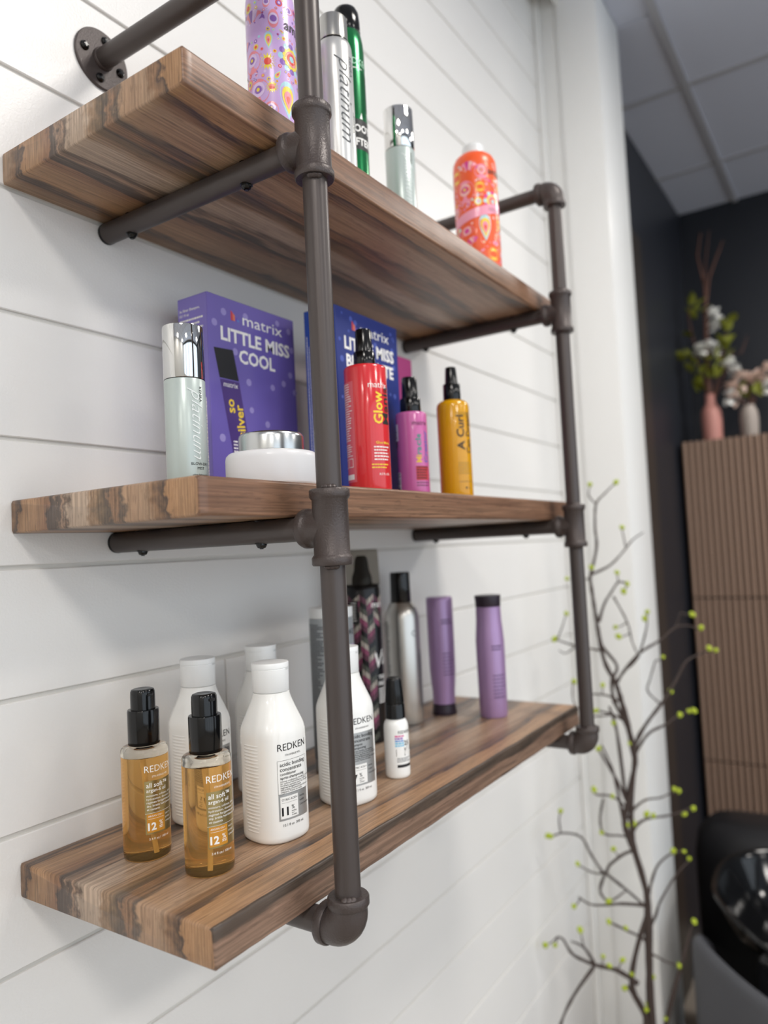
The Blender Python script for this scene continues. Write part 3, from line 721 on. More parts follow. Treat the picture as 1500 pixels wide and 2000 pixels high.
r, p = spray('spray_bottle', 0.6254, -0.2513, 'yellow spray bottle with black cap, last on the middle board', 0.0272, 0.2225, 0, M_ye, (0.029, 0.0090, 0.0108, 0.0280, 0.0148), True)
p.text('matrix', 0.0115, -0.0130, 0.1365, mat('tan_ink', '#a5812a', 0.5)); p.text('A Curl', 0.0185, -0.0005, 0.0790, M_ink, rot=PI / 2, bold=0.0200, fit=0.058)
p.text('Can Dream', 0.0165, 0.0150, 0.0740, M_ink, rot=PI / 2, bold=0.0150, fit=0.068); p.lines(-0.0135, 0.0565, 0.028, 5, 0.0042, 0.0018, mat('tan_ink', '#a5812a'), RND)
p.lines(-0.0135, 0.0265, 0.027, 1, 0.003, 0.0008, M_ink, RND); p.disc(-0.0010, 0.0165, 0.0018, M_ink, 2); p.text('ml', 0.0040, 0.0035, 0.0150, M_ink); p.build(r)

# gift boxes ---------------------------------------------------------------------
M_dot = mat('lilac_dot', '#9a8fcb', 0.5)
def gift_box(x0, x1, y0, y1, h, label, m_front, m_side, title, dots, art):
    r = tag(empty('gift_box', ((x0 + x1) / 2, (y0 + y1) / 2, Z2)), label, 'box', 'printed gift boxes on the middle board')
    W, Dp = (x1 - x0), (y1 - y0)
    box('carton', -W / 2, W / 2, -Dp / 2, Dp / 2, 0, h, m_front, r, 0.0007, 1)
    p = Print(Flat((-W / 2, -Dp / 2, 0), (1, 0, 0), (0, 0, 1)))
    for (a, b, rr) in dots: p.disc(a * W, b * h, rr, M_dot if art != 'blue' else mat('blue_dot', '#4a5cb0', 0.5), 0)
    lc = [mat('logo_red', '#c8404e', 0.5), mat('logo_orange', '#d9795a', 0.5), mat('logo_violet', '#6a4fb0', 0.5), mat('logo_blue', '#4f86c8', 0.5)]
    lu = W * 0.245
    for k in range(4):
        d = 0.0042 * k; p.poly([(lu + d, h * 0.945 - d * 0.8), (lu + 0.0042 + d, h * 0.935 - d * 0.8), (lu + 0.0042 + d, h * 0.893 + 0.0003 * k), (lu + d, h * 0.896)], lc[k], 1, 'logo')
    p.text('matrix', 0.0235, W * 0.375, h * 0.888, M_wink, fit=W * 0.47, name='lettering')
    for k, t in enumerate(title): p.text(t, 0.0265, W * (0.53 if art != 'blue' else 0.52), h * (0.785 - 0.094 * k), M_wink, align='C', bold=0.0300, fit=W * ((0.80, 0.42) if len(t) < 6 or k == 0 else (0.80, 0.76))[min(k, 1)])
    if art == 'purple':                              # printed picture of a slim bottle with a black cap
        q = lambda u, v: (W * (0.07 + 0.33 * (1 - v) * 0.42) + u * W, h * (0.185 + 0.56 * v))
        pv = mat('print_purple', '#4b3579', 0.45)
        p.poly([q(0.02, 0), q(0.22, 0.0), q(0.20, 0.72), q(-0.005, 0.72)], pv, 1, 'printed_picture'); p.poly([q(-0.005, 0.73), q(0.20, 0.73), q(0.185, 1.0), q(-0.02, 0.985)], M_ink, 1, 'printed_picture')
        a, b = q(0.10, 0.66); p.text('matrix', 0.0105, a, b, M_wink, align='C')
        a, b = q(0.105, 0.44); p.text('so', 0.0215, a, b, M_yel, rot=PI / 2 + 0.11, bold=0.0200, align='L')
        a, b = q(0.185, 0.235); p.text('silver', 0.0215, a, b, M_yel, rot=PI / 2 + 0.11, bold=0.0200)
        a, b = q(0.04, 0.18); p.lines(a, b, 0.026, 6, 0.0046, 0.0020, M_wink, RND)
    p.build(r)
    p = Print(Flat((-W / 2, Dp / 2, 0), (0, -1, 0), (0, 0, 1)))
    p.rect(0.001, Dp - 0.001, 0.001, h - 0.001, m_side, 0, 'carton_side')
    if art == 'purple':
        p.text('So Silver Shampoo,', 0.0052, 0.004, h - 0.020, M_wink, bold=0.0150); p.text('10.1 fl oz', 0.0052, 0.004, h - 0.0265, M_wink, bold=0.0150)
        p.lines(0.004, h - 0.034, 0.046, 14, 0.0066, 0.0026, M_wink, RND); p.lines(0.040, 0.03, 0.13, 2, 0.008, 0.003, M_wink, RND, 2, True)
    else:
        p.lines(0.004, 0.05, 0.20, 3, 0.0042, 0.0013, M_wink, RND, 2, True); p.lines(0.045, 0.04, 0.06, 2, 0.006, 0.003, M_wink, RND, 2, True)
    p.build(r); return r
rd = random.Random(5)
DOTS = [(0.17, 0.925, .0052), (0.41, 0.935, .0052), (0.07, 0.86, .0052), (0.79, 0.955, .0045), (0.93, 0.93, .0048), (0.96, 0.83, .0048), (0.28, 0.74, .0052), (0.17, 0.66, .0052), (0.93, 0.69, .0048), (0.84, 0.635, .0048), (0.98, 0.6, .0045),
        (0.42, 0.60, .0052), (0.70, 0.60, .0048), (0.44, 0.46, .0045), (0.11, 0.30, .0056), (0.15, 0.10, .0058), (0.8, 0.3, .005), (0.62, 0.4, .005), (0.9, 0.15, .005)]
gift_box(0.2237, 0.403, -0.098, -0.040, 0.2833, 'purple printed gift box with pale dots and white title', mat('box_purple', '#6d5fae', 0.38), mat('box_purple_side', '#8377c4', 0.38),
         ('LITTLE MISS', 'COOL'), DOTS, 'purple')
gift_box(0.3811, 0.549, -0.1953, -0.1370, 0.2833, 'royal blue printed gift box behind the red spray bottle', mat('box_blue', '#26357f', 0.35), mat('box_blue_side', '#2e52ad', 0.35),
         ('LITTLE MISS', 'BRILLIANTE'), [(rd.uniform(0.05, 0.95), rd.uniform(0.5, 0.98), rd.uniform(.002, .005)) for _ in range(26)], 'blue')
tag(box('gift_box', 0.565, 0.7418, -0.1064, -0.048, Z2, Z2 + 0.2833, mat('box_pink', '#c8528f', 0.4), None, 0.0007, 1), 'plain pink gift box just showing behind the blue box', 'box', 'printed gift boxes on the middle board')

# patterned cans -------------------------------------------------------------------
def pattern_can(x, y, label, R, h, base, pal, seed, cap, texts, band=None, extra=()):
    r = product('patterned_can', x, y, Z1, label, 'can', 'patterned cans on the top board')
    zs = h * 0.80
    loft('can_body', [(0, R * 0.94), (0.001, R * 0.98), (0.004, R), (zs, R), (zs + h * 0.045, R * 0.965), (zs + h * 0.08, R * 0.86), (zs + h * 0.105, R * 0.68), (zs + h * 0.112, R * 0.52)], base, r, 64)
    loft('can_cap', [(zs + h * 0.113, R * 0.50), (zs + h * 0.116, R * 0.54), (zs + h * 0.165, R * 0.52), (zs + h * 0.19, R * 0.46), (h, R * 0.30)], cap, r, 40)
    p = Print(Round(R)); rn = random.Random(seed); used = []
    def ok(u, v, q): return all((u - a) ** 2 + (v - b) ** 2 > (q + c) ** 2 for a, b, c in used)
    def flower(u, v, q):
        for k in range(12): a = 2 * PI * k / 12; p.disc(u + q * .80 * math.cos(a), v + q * .80 * math.sin(a), q * 0.22, pal[k % 2], 0, 12)
        for k in range(12): a = 2 * PI * (k + .5) / 12; p.disc(u + q * .55 * math.cos(a), v + q * .55 * math.sin(a), q * 0.17, pal[2], 2, 10)
        p.disc(u, v, q * 0.50, pal[3], 3, 20); p.disc(u, v, q * 0.36, pal[4], 4, 20); p.disc(u, v, q * 0.2, pal[0], 5, 14)
    def drop(u, v, q, rot, cols):
        for j, m in enumerate(cols):
            s = q * (1 - 0.26 * j); P = []
            for k in range(20):
                t = 2 * PI * k / 20; px = s * 0.62 * math.sin(t) * math.sin(t / 2) ** 1.2 * (1 if t <= PI else 1); py = s * math.cos(t)
                P.append((u + px * math.cos(rot) - py * math.sin(rot), v + px * math.sin(rot) + py * math.cos(rot)))
            p.poly(P, m, j)
    def eye(u, v, q, rot):
        for j, (a, b, m) in enumerate(((1, .55, pal[3]), (.62, .5, pal[5]), (.36, .34, pal[1]))): p.disc(u, v, q * a, m, j, 16, ry=q * b, rot=rot)
    def sun(u, v, q):
        P = []
        for k in range(28): a = 2 * PI * k / 28; s = q * (1 if k % 2 else 0.62); P.append((u + s * math.cos(a), v + s * math.sin(a)))
        p.poly(P, pal[2], 0); p.disc(u, v, q * 0.42, pal[4], 1, 14)
    def fan(u, v, q, rot):
        for k in range(6):
            a0 = rot + k * 0.42; a1 = a0 + 0.40
            p.poly([(u + .25*q*math.cos(a0), v + .25*q*math.sin(a0)), (u + q*math.cos(a0), v + q*math.sin(a0)), (u + q*1.04*math.cos((a0+a1)/2), v + q*1.04*math.sin((a0+a1)/2)), (u + q*math.cos(a1), v + q*math.sin(a1)), (u + .25*q*math.cos(a1), v + .25*q*math.sin(a1))], pal[(k * 2 + 1) % 6], 0)
    for (u, v, q) in ((0.006, h * 0.49, 0.019), (-0.075, h * 0.3, 0.016), (0.07, h * 0.6, 0.018)):
        flower(u, v, q); used.append((u, v, q * 1.03))
    for kind, u, v, q, rot in extra:
        used.append((u, v, q * 0.95))
        if kind == 'drop': drop(u, v, q, rot, (pal[0], pal[2], pal[3], pal[4]))
        elif kind == 'fan': fan(u, v, q, rot)
        elif kind == 'eye': eye(u, v, q, rot)
        elif kind == 'sun': sun(u, v, q)
        else: p.disc(u, v, q, pal[3], 0, 24, ry=q * 1.1); p.disc(u, v + q * .2, q * .62, pal[5], 1, 20); p.disc(u, v + q * .2, q * .34, pal[1], 2, 16); p.disc(u, v + q * .2, q * .16, pal[2], 3, 12)
    for t in texts: used.append((t[2] + 0.010, t[3] + 0.003, 0.011))
    if band: used += [(u / 1000, band[0] + band[1] / 2 + u / 1000 * 0.25, band[1] * 0.62) for u in range(-70, 60, 8)]
    for size, n in ((0.0165, 260), (0.0115, 500), (0.0078, 800), (0.0050, 1200), (0.0030, 1500), (0.0019, 1500)):
        for _ in range(n):
            u = rn.uniform(-PI * R, PI * R); v = rn.uniform(0.006, zs - size); q = size * rn.uniform(0.8, 1.05)
            if v < q or not ok(u, v, q): continue
            used.append((u, v, q)); k = rn.random(); rot = rn.uniform(0, 2 * PI)
            if q < 0.004: p.disc(u, v, q * 0.9, pal[rn.randrange(6)], 0, 12); p.disc(u, v, q * 0.45, pal[rn.randrange(6)], 1, 10)
            elif k < 0.24: drop(u, v, q, rot, (pal[0], pal[2], pal[3], pal[4]))
            elif k < 0.42: eye(u, v, q, rot)
            elif k < 0.58: sun(u, v, q)
            elif k < 0.76: fan(u, v, q, rot)
            else:
                m1, m2, m3 = rn.sample(pal, 3); p.disc(u, v, q, m1, 0, 18); p.disc(u, v, q * 0.66, m2, 1, 16); p.disc(u, v, q * 0.33, m3, 2, 12)
    # small spots carried up over the shoulder
    for (t, s, u, v) in texts: p.text(t, s, u, v, M_ink, layer=7, bold=0.0050)
    if band:
        V = []; n = 40
        F = []
        for i in range(n + 1):
            u = -0.075 + 0.135 * i / n; v = band[0] + u * 0.25; V += [(u, v), (u, v + band[1])]
            if i: F.append((2*i-2, 2*i, 2*i+1, 2*i-1))
        p.add(V, F, band[2], 'printed_band', 6); p.lines(-0.005, band[0] + band[1] * 0.55, 0.03, 2, 0.004, 0.0012, M_ink, RND, 7)
    p.build(r); return r
C = lambda n, h: mat(n, h, 0.35, coat=0.2)
palP = [C('pat_sky', '#a9d3de'), C('pat_violet', '#8c62b5'), C('pat_yellow', '#ead23f'), C('pat_pink', '#e58a98'), C('pat_red', '#df4b3f'), C('pat_lilac', '#dcc4ea')]
pattern_can(0.2151, -0.2392, 'lilac can with psychedelic flower pattern, left of the front pipe', 0.0312, 0.239, C('can_lilac', '#c9a9de'), palP, 3, M_cap,
            [('amika', 0.0185, -0.0035, 0.152), ('plus size', 0.0100, 0.0050, 0.0450)], None,
            (('drop', -0.002, 0.062, 0.024, PI), ('fan', -0.046, 0.158, 0.019, 0.2), ('sun', -0.026, 0.108, 0.011, 0), ('blob', -0.048, 0.112, 0.013, 0), ('drop', -0.024, 0.134, 0.011, PI), ('eye', -0.017, 0.162, 0.012, 1.5), ('blob', -0.040, 0.072, 0.015, 0), ('fan', -0.062, 0.13, 0.014, 0.6), ('sun', -0.022, 0.076, 0.008, 0), ('blob', -0.024, 0.048, 0.009, 0)))
palO = [C('pat_sky2', '#b5dbe0'), C('pat_magenta', '#d63f92'), C('pat_yellow2', '#f0cc45'), C('pat_pink2', '#ef8fa8'), C('pat_orange', '#ef5a22'), C('pat_blush', '#f2b9b6')]
pattern_can(0.73, -0.268, 'orange and pink flower-patterned can with white cap, far end of top board', 0.0392, 0.2345, C('can_orange', '#ec5b28'), palO, 8, mat('milky_cap', '#eceeee', 0.3, trans=0.2),
            [('amika', 0.0170, -0.002, 0.165)], (0.092, 0.017, C('band_pink', '#ee9db4')),
            (('blob', -0.046, 0.135, 0.018, 0), ('fan', -0.038, 0.168, 0.020, 0.2), ('sun', -0.064, 0.166, 0.014, 0), ('drop', -0.012, 0.066, 0.024, PI), ('eye', -0.046, 0.064, 0.014, 0.2), ('sun', -0.018, 0.140, 0.011, 0), ('blob', -0.070, 0.10, 0.013, 0), ('blob', -0.014, 0.168, 0.012, 0), ('fan', -0.034, 0.038, 0.014, 1.0)))

# slim silver bottle ---------------------------------------------------------------
r = product('silver_bottle', 0.2932, -0.2794, Z1, 'slim silver bottle with grey cap right behind the front pipe', 'bottle')
R = 0.0235; h = 0.210; M_pew = mat('pearl_silver_plastic', '#cfcfcd', 0.3, 0.55)
loft('bottle_body', [(0, R * 0.93), (0.001, R * 0.98), (0.003, R), (0.160, R), (0.168, R * 0.975), (0.1735, R * 0.90), (0.1750, R * 0.80)], M_pew, r, 56)
loft('joint_ring', [(0.1750, R * 0.80), (0.1775, R * 0.80)], M_blk, r, 40)
loft('cap', [(0.1775, R * 0.79), (0.178, R * 0.81), (h - 0.0025, R * 0.79), (h - 0.0006, R * 0.76), (h, R * 0.68)], mat('satin_silver_cap', '#b9b8b4', 0.25, 0.9), r, 48)
p = Print(Round(R)); p.text('platinum', 0.027, -0.0100, 0.148, M_gink, rot=-PI / 2, shear=0.5, bold=-0.010, fit=0.115); p.text('KENRA', 0.0085, 0.0060, 0.150, M_gink, rot=-PI / 2)
p.lines(0.010, 0.05, 0.03, 2, 0.004, 0.001, M_gink, RND, 2, True); p.build(r)

# green can -------------------------------------------------------------------------
r = product('green_can', 0.378, -0.2425, Z1, 'metallic green can with black dome cap behind the silver bottle', 'can')
R = 0.0236; h = 0.293; M_grn = mat('metallic_green', '#177a45', 0.2, 0.6, coat=0.3)
loft('can_body', [(0, R * 0.95), (0.001, R * 0.99), (0.003, R), (0.222, R), (0.236, R * 0.965), (0.246, R * 0.90), (0.2525, R * 0.82), (0.2530, R * 0.7)], M_grn, r, 56)
loft('cap', [(0.2525, R * 0.82), (0.2535, R * 0.845), (0.272, R * 0.83), (0.283, R * 0.79), (0.289, R * 0.68), (0.292, R * 0.48), (h, R * 0.2)], M_blk, r, 48)
p = Print(Round(R)); p.text('REDKEN', 0.0135, -0.0230, 0.197, mat('pale_green_ink', '#b5e0c4', 0.5), fit=0.044); p.lines(-0.012, 0.191, 0.025, 1, 0.003, 0.0012, M_wink, RND)
p.rect(-0.024, 0.024, 0.073, 0.117, M_ink, 0); p.text('ROOT', 0.0150, -0.0185, 0.0985, M_wink, bold=0.0250, fit=0.036); p.text('LIFTER', 0.0150, -0.0185, 0.0790, M_wink, bold=0.0250, fit=0.036)
p.poly([(-0.002, 0.118), (0.003, 0.118), (0.0015, 0.127)], M_wink, 1, 'printed_mark')
M_grd = mat('green_rings', '#0f5c33', 0.25, 0.5)
for k in range(26): p.rect(-0.05, 0.03, 0.124 + 0.0025 * k, 0.1252 + 0.0025 * k, M_grd, 0, 'printed_rings')
p.build(r)

# ------------------------------------------------------------------ budding branches in a floor vase
M_bark = mat('dark_bark', '#3e322d', 0.7, bump=(120, 0.5, 0.002)); M_bud = mat('yellow_green_bud', '#a9b92c', 0.5)
BP0 = (1.60, -0.24, 0); BN = (0.77, 0.64, 0)
def bp(u, v, dd=0.0):
    q = on_plane(u, v, (BP0[0] + dd, BP0[1], 0), BN)
    if q.y > -0.022: q = on_plane(u, v, (0, -0.022, 0), (0, 1, 0))
    return q
br = tag(empty('budding_branches', (1.60, -0.24, FLOOR + 0.05)), 'tall dark branches with yellow-green buds beside the white wall end', 'branches')
br_in = Matrix.Translation((-1.60, 0.24, -(FLOOR + 0.05)))
STEMS = [   # pixel traces in the photograph, thickness at the start, end
 ([(1290, 2200), (1285, 2080), (1272, 1980), (1268, 1880), (1266, 1800), (1262, 1740), (1240, 1665), (1220, 1610), (1228, 1560), (1240, 1490), (1236, 1455)], .011, .006, 0),
 ([(1275, 2200), (1255, 2050), (1262, 1990), (1235, 1930), (1240, 1870), (1262, 1790)], .009, .005, .01),
 ([(1262, 1745), (1240, 1660), (1233, 1600), (1236, 1530), (1240, 1500)], .006, .005, -.02),
 ([(1236, 1455), (1222, 1400), (1208, 1350), (1200, 1330), (1180, 1290), (1168, 1230), (1160, 1180), (1152, 1130)], .007, .004, 0),
 ([(1240, 1490), (1225, 1420), (1200, 1370), (1195, 1330), (1205, 1300), (1172, 1255), (1165, 1200)], .006, .003, .02),
 ([(1152, 1130), (1165, 1070), (1162, 1030), (1164, 985), (1180, 965), (1200, 945)], .004, .0018, 0),
 ([(1164, 985), (1150, 968), (1152, 950)], .002, .0012, 0),
 ([(1155, 1122), (1190, 1105), (1215, 1080), (1235, 1055), (1256, 1040)], .0032, .0015, 0),
 ([(1222, 1068), (1215, 1035)], .002, .0012, 0),
 ([(1170, 1215), (1180, 1180), (1195, 1155), (1208, 1137), (1225, 1140)], .0035, .002, -.02),
 ([(1198, 1165), (1225, 1215), (1235, 1255), (1249, 1284)], .0025, .0016, .02),
 ([(1202, 1338), (1218, 1312), (1245, 1285), (1262, 1230), (1264, 1200)], .0035, .0018, .03),
 ([(1202, 1338), (1218, 1312), (1250, 1275), (1290, 1250), (1320, 1225), (1345, 1222), (1360, 1228)], .0042, .0018, 0),
 ([(1320, 1225), (1330, 1196)], .002, .0012, 0),
 ([(1237, 1468), (1247, 1440), (1265, 1410), (1295, 1370), (1320, 1330), (1335, 1300), (1350, 1285), (1385, 1270)], .0055, .002, 0),
 ([(1290, 1375), (1265, 1350), (1270, 1325), (1280, 1290)], .0025, .0015, .02),
 ([(1238, 1480), (1250, 1455), (1270, 1430), (1300, 1415), (1325, 1398), (1350, 1390)], .0042, .002, 0),
 ([(1228, 1410), (1195, 1395), (1168, 1388)], .0045, .002, 0),
 ([(1210, 1370), (1185, 1358), (1150, 1355)], .003, .002, .01),
 ([(1170, 1270), (1120, 1260), (1088, 1250)], .003, .0016, -.02), ([(1125, 1262), (1105, 1276), (1092, 1270)], .002, .0012, 0),
 ([(1195, 1396), (1150, 1398), (1122, 1375), (1118, 1345), (1120, 1332)], .002, .0012, -.03),
 ([(1226, 1570), (1205, 1525), (1185, 1490), (1170, 1465), (1168, 1460)], .004, .002, 0), ([(1220, 1610), (1205, 1540), (1195, 1500), (1175, 1455)], .0045, .002, .01),
 ([(1222, 1575), (1195, 1555), (1165, 1552), (1160, 1545)], .0032, .0016, 0), ([(1178, 1560), (1172, 1600), (1180, 1628), (1210, 1632), (1230, 1635)], .003, .002, 0),
 ([(1226, 1600), (1240, 1578), (1262, 1562), (1290, 1558), (1312, 1548)], .0035, .0016, 0),
 ([(1232, 1650), (1240, 1618), (1262, 1600), (1310, 1592), (1345, 1580)], .0042, .0018, 0),
 ([(1242, 1660), (1218, 1668), (1190, 1690), (1180, 1705), (1155, 1670), (1135, 1635), (1100, 1627), (1075, 1635)], .0045, .0018, 0), ([(1095, 1625), (1092, 1600), (1096, 1585)], .0022, .0012, 0),
 ([(1180, 1705), (1160, 1705), (1130, 1690)], .003, .0015, .02), ([(1182, 1705), (1220, 1735), (1255, 1765)], .004, .003, .01), ([(1180, 1710), (1172, 1740), (1190, 1760), (1222, 1740)], .004, .002, .02),
 ([(1258, 1768), (1215, 1765), (1175, 1768), (1150, 1765), (1130, 1752)], .0042, .0018, 0),
 ([(1264, 1765), (1272, 1725), (1285, 1690), (1310, 1668), (1335, 1662)], .004, .0018, 0), ([(1267, 1815), (1280, 1790), (1290, 1760), (1320, 1710), (1345, 1682)], .004, .0018, 0),
 ([(1268, 1850), (1255, 1832), (1230, 1820), (1205, 1808), (1190, 1800)], .0038, .002, 0),
 ([(1245, 1920), (1205, 1895), (1165, 1885), (1120, 1865), (1100, 1835), (1088, 1830)], .006, .002, 0), ([(1160, 1880), (1140, 1850), (1115, 1838)], .004, .0018, .01), ([(1140, 1850), (1135, 1825)], .002, .0012, 0),
 ([(1206, 1896), (1213, 1880)], .002, .0014, 0), ([(1160, 1888), (1120, 1945), (1095, 2000), (1085, 2050)], .004, .003, -.02), ([(1268, 1860), (1282, 1868), (1305, 1880), (1325, 1885)], .003, .0016, 0),
 ([(1335, 1870), (1345, 1830), (1352, 1805)], .005, .002, .03), ([(1285, 2080), (1310, 1960), (1335, 1870)], .006, .005, .03), ([(1262, 1990), (1245, 1960), (1225, 1925)], .004, .003, 0), ([(1222, 1560), (1205, 1430), (1190, 1380)], .005, .003, .03)]
rs = random.Random(2); ALLP = []
for pts, r0, r1, dd in STEMS:
    W = [bp(u, v, dd * 0.2) for u, v in pts]; path = []; n = len(W)
    for i in range(n - 1):
        a, b = W[i], W[i + 1]; p0 = W[max(i - 1, 0)]; p3 = W[min(i + 2, n - 1)]
        for k in range(4):
            t = k / 4; q = 0.5 * ((2 * a) + (b - p0) * t + (2 * p0 - 5 * a + 4 * b - p3) * t * t + (3 * a - p0 - 3 * b + p3) * t ** 3)
            q.y = min(q.y, -0.012); path.append(q)
    path.append(W[-1]); N = len(path)
    ALLP.extend(path)
    rad = [1.12 * (r0 + (r1 - r0) * i / (N - 1)) * (1 + 0.18 * rs.uniform(-1, 1)) for i in range(N)]
    me = tube_me(path, rad, 7); me.transform(br_in); link('branch', me, M_bark, br, 60)
BUD = loft_me([(-0.009, 0.001), (-0.006, 0.0050), (0, 0.0072), (0.005, 0.0055), (0.009, 0.001)], 8); BUD.materials.append(M_bud)
BUD.polygons.foreach_set('use_smooth', [True] * len(BUD.polygons))
for u, v in [(1152, 946), (1203, 942), (1215, 1030), (1155, 1108), (1107, 1130), (1205, 1118), (1225, 1140), (1218, 1155), (1106, 1198), (1083, 1248), (1202, 1225), (1208, 1243), (1264, 1195), (1259, 1208), (1352, 1200), (1369, 1226),
             (1385, 1266), (1398, 1270), (1295, 1283), (1121, 1331), (1177, 1338), (1310, 1350), (1164, 1388), (1328, 1396), (1345, 1389), (1355, 1388), (1198, 1412), (1230, 1452), (1169, 1462), (1160, 1542), (1196, 1555), (1317, 1541), (1326, 1545),
             (1095, 1584), (1263, 1590), (1276, 1593), (1337, 1590), (1354, 1579), (1224, 1610), (1238, 1608), (1076, 1634), (1070, 1632), (1175, 1626), (1198, 1658), (1128, 1687), (1315, 1662), (1336, 1663), (1346, 1677),
             (1189, 1760), (1121, 1770), (1189, 1800), (1222, 1813), (1133, 1816), (1356, 1800), (1065, 1846), (1084, 1846), (1178, 1868), (1216, 1875), (1190, 1887), (1234, 1902), (1276, 1908), (1326, 1886), (1220, 1930), (1264, 1960), (1262, 1972), (1300, 1990)]:
    B = bp(u, v, rs.uniform(-.004, .004)); Q = min(ALLP, key=lambda q: (q - B).length)
    if (Q - B).length > 0.006:
        me = tube_me([Q, Q.lerp(B, 0.5) + Vector((0, 0, -0.004)), B], [0.0022, 0.0017, 0.0012], 6); me.transform(br_in); link('branch', me, M_bark, br, 60)
    o = bpy.data.objects.new('bud', BUD); COL.objects.link(o); o.parent = br
    o.location = br_in @ B; o.rotation_euler = (rs.uniform(-1, 1), rs.uniform(-1, 1), 0); s = rs.uniform(0.75, 1.15); o.scale = (s, s, s)
v = tag(empty('floor_vase', (1.60, -0.24, FLOOR)), 'dark floor vase holding the budding branches', 'vase')
loft('vase_body', [(0, 0.07), (0.004, 0.075), (0.12, 0.11), (0.22, 0.105), (0.30, 0.06), (0.335, 0.045), (0.35, 0.055), (0.349, 0.050), (0.33, 0.040), (0.10, 0.09), (0.03, 0.05)], mat('dark_ceramic', '#3a3634', 0.35), v, 40)

# ------------------------------------------------------------------ slatted cabinet with vases
M_slat = mat('brown_slat_wood', '#9a7f6d', 0.5, bump=(90, 0.2, 0.001)); M_cabb = mat('cabinet_backing', '#4b3b31', 0.6)
CX, CY0, CY1, CT = 3.37, -0.066, -0.766, 1.909
cab = tag(empty('slatted_cabinet', (CX, CY1, FLOOR)), 'tall brown cabinet with vertical slats in the dark room', 'cabinet')
hh = CT - FLOOR; wy = CY0 - CY1
box('carcass', 0.012, 0.445, 0, wy, 0, hh, M_cabb, cab, 0.002, 1)
tiers = [(0.0, 0.817), (0.823, 1.594), (1.600, hh)]
for (a, b) in tiers:
    dr = box('door', 0.006, 0.0118, 0.001, wy - 0.001, a, b, M_cabb, cab, 0.0005, 1)
    sl = tube_me([(0, 0, a + 0.001), (0, 0, b - 0.001)], 0.0105, 10); sl.materials.append(M_slat); sl.polygons.foreach_set('use_smooth', [True] * len(sl.polygons)); sl.set_sharp_from_angle(angle=0.9)
    n = 24
    for k in range(n): place('slat', sl, (0.004, wy * (k + 0.5) / n, 0), dr)
ZC_ = CT + 0.0005
def vase(x, y, label, m, rg):
    t = tag(empty('flower_vase', (x, y, ZC_)), label, 'vase', 'vases on the slatted cabinet'); loft('vase_body', [(z * 1.14, q * 1.14) for z, q in rg], m, t, 32); return t
vase(3.50, -0.192, 'terracotta pink bottle vase holding green and white stems', mat('pink_ceramic', '#c58a80', 0.5), [(0, .036), (.003, .040), (.10, .042), (.135, .040), (.155, .030), (.165, .022), (.205, .019), (.21, .021), (.208, .016), (.15, .018), (.02, .03)])
vase(3.50, -0.360, 'grey beige vase holding blush blooms', mat('grey_ceramic', '#a59a92', 0.5), [(0, .030), (.003, .034), (.08, .037), (.115, .034), (.130, .025), (.14, .024), (.139, .019), (.10, .028), (.02, .028)])
M_stem = mat('brown_stem', '#5a3b30', 0.7); M_leaf = mat('olive_leaf', '#7c8128', 0.5); M_petal = mat('white_petal', '#f7f7f3', 0.6); M_blush = mat('blush_petal', '#e6cdbf', 0.6)
def leaf_me(l, wd):
    V = [(0, 0, 0)]; F = []
    n = 6
    for i in range(1, n):
        t = i / n; q = wd * math.sin(PI * t ** 0.8); V += [(-q, l * t, 0.15 * l * math.sin(PI * t)), (0, l * t, 0.15 * l * math.sin(PI * t) - q * 0.3), (q, l * t, 0.15 * l * math.sin(PI * t))]
    V.append((0, l, 0)); e = len(V) - 1
    F += [(0, 1, 2), (0, 2, 3)]
    for i in range(n - 2):
        b = 1 + 3 * i; F += [(b, b + 3, b + 4, b + 1), (b + 1, b + 4, b + 5, b + 2)]
    b = 1 + 3 * (n - 2); F += [(b, e, b + 1), (b + 1, e, b + 2)]
    return pyd(V, F)
LEAF = leaf_me(0.074, 0.022); LEAF.materials.append(M_leaf)
PET = leaf_me(0.030, 0.0125); PET.materials.append(M_petal); PET2 = leaf_me(0.032, 0.0135); PET2.materials.append(M_blush)
def bloom(parent, c, me, n, rad):
    bm = bmesh.new()
    for k in range(n):
        d = Vector((rs.gauss(0, 1), rs.gauss(0, 1), rs.gauss(0.2, 1))).normalized(); q = me.copy()
        q.transform(T_(d * 1.14 * rad * rs.uniform(0.45, 1)) @ d.to_track_quat('Y', 'Z').to_matrix().to_4x4()); bm.from_mesh(q); bpy.data.meshes.remove(q)
    o = bpy.data.meshes.new('mesh'); bm.to_mesh(o); bm.free(); ob = link('blossom', o, me.materials[0], parent, 60); ob.location = c; return ob
def onX(u, v, X): return on_plane(u, v, (X, 0, 0), (1, 0, 0))
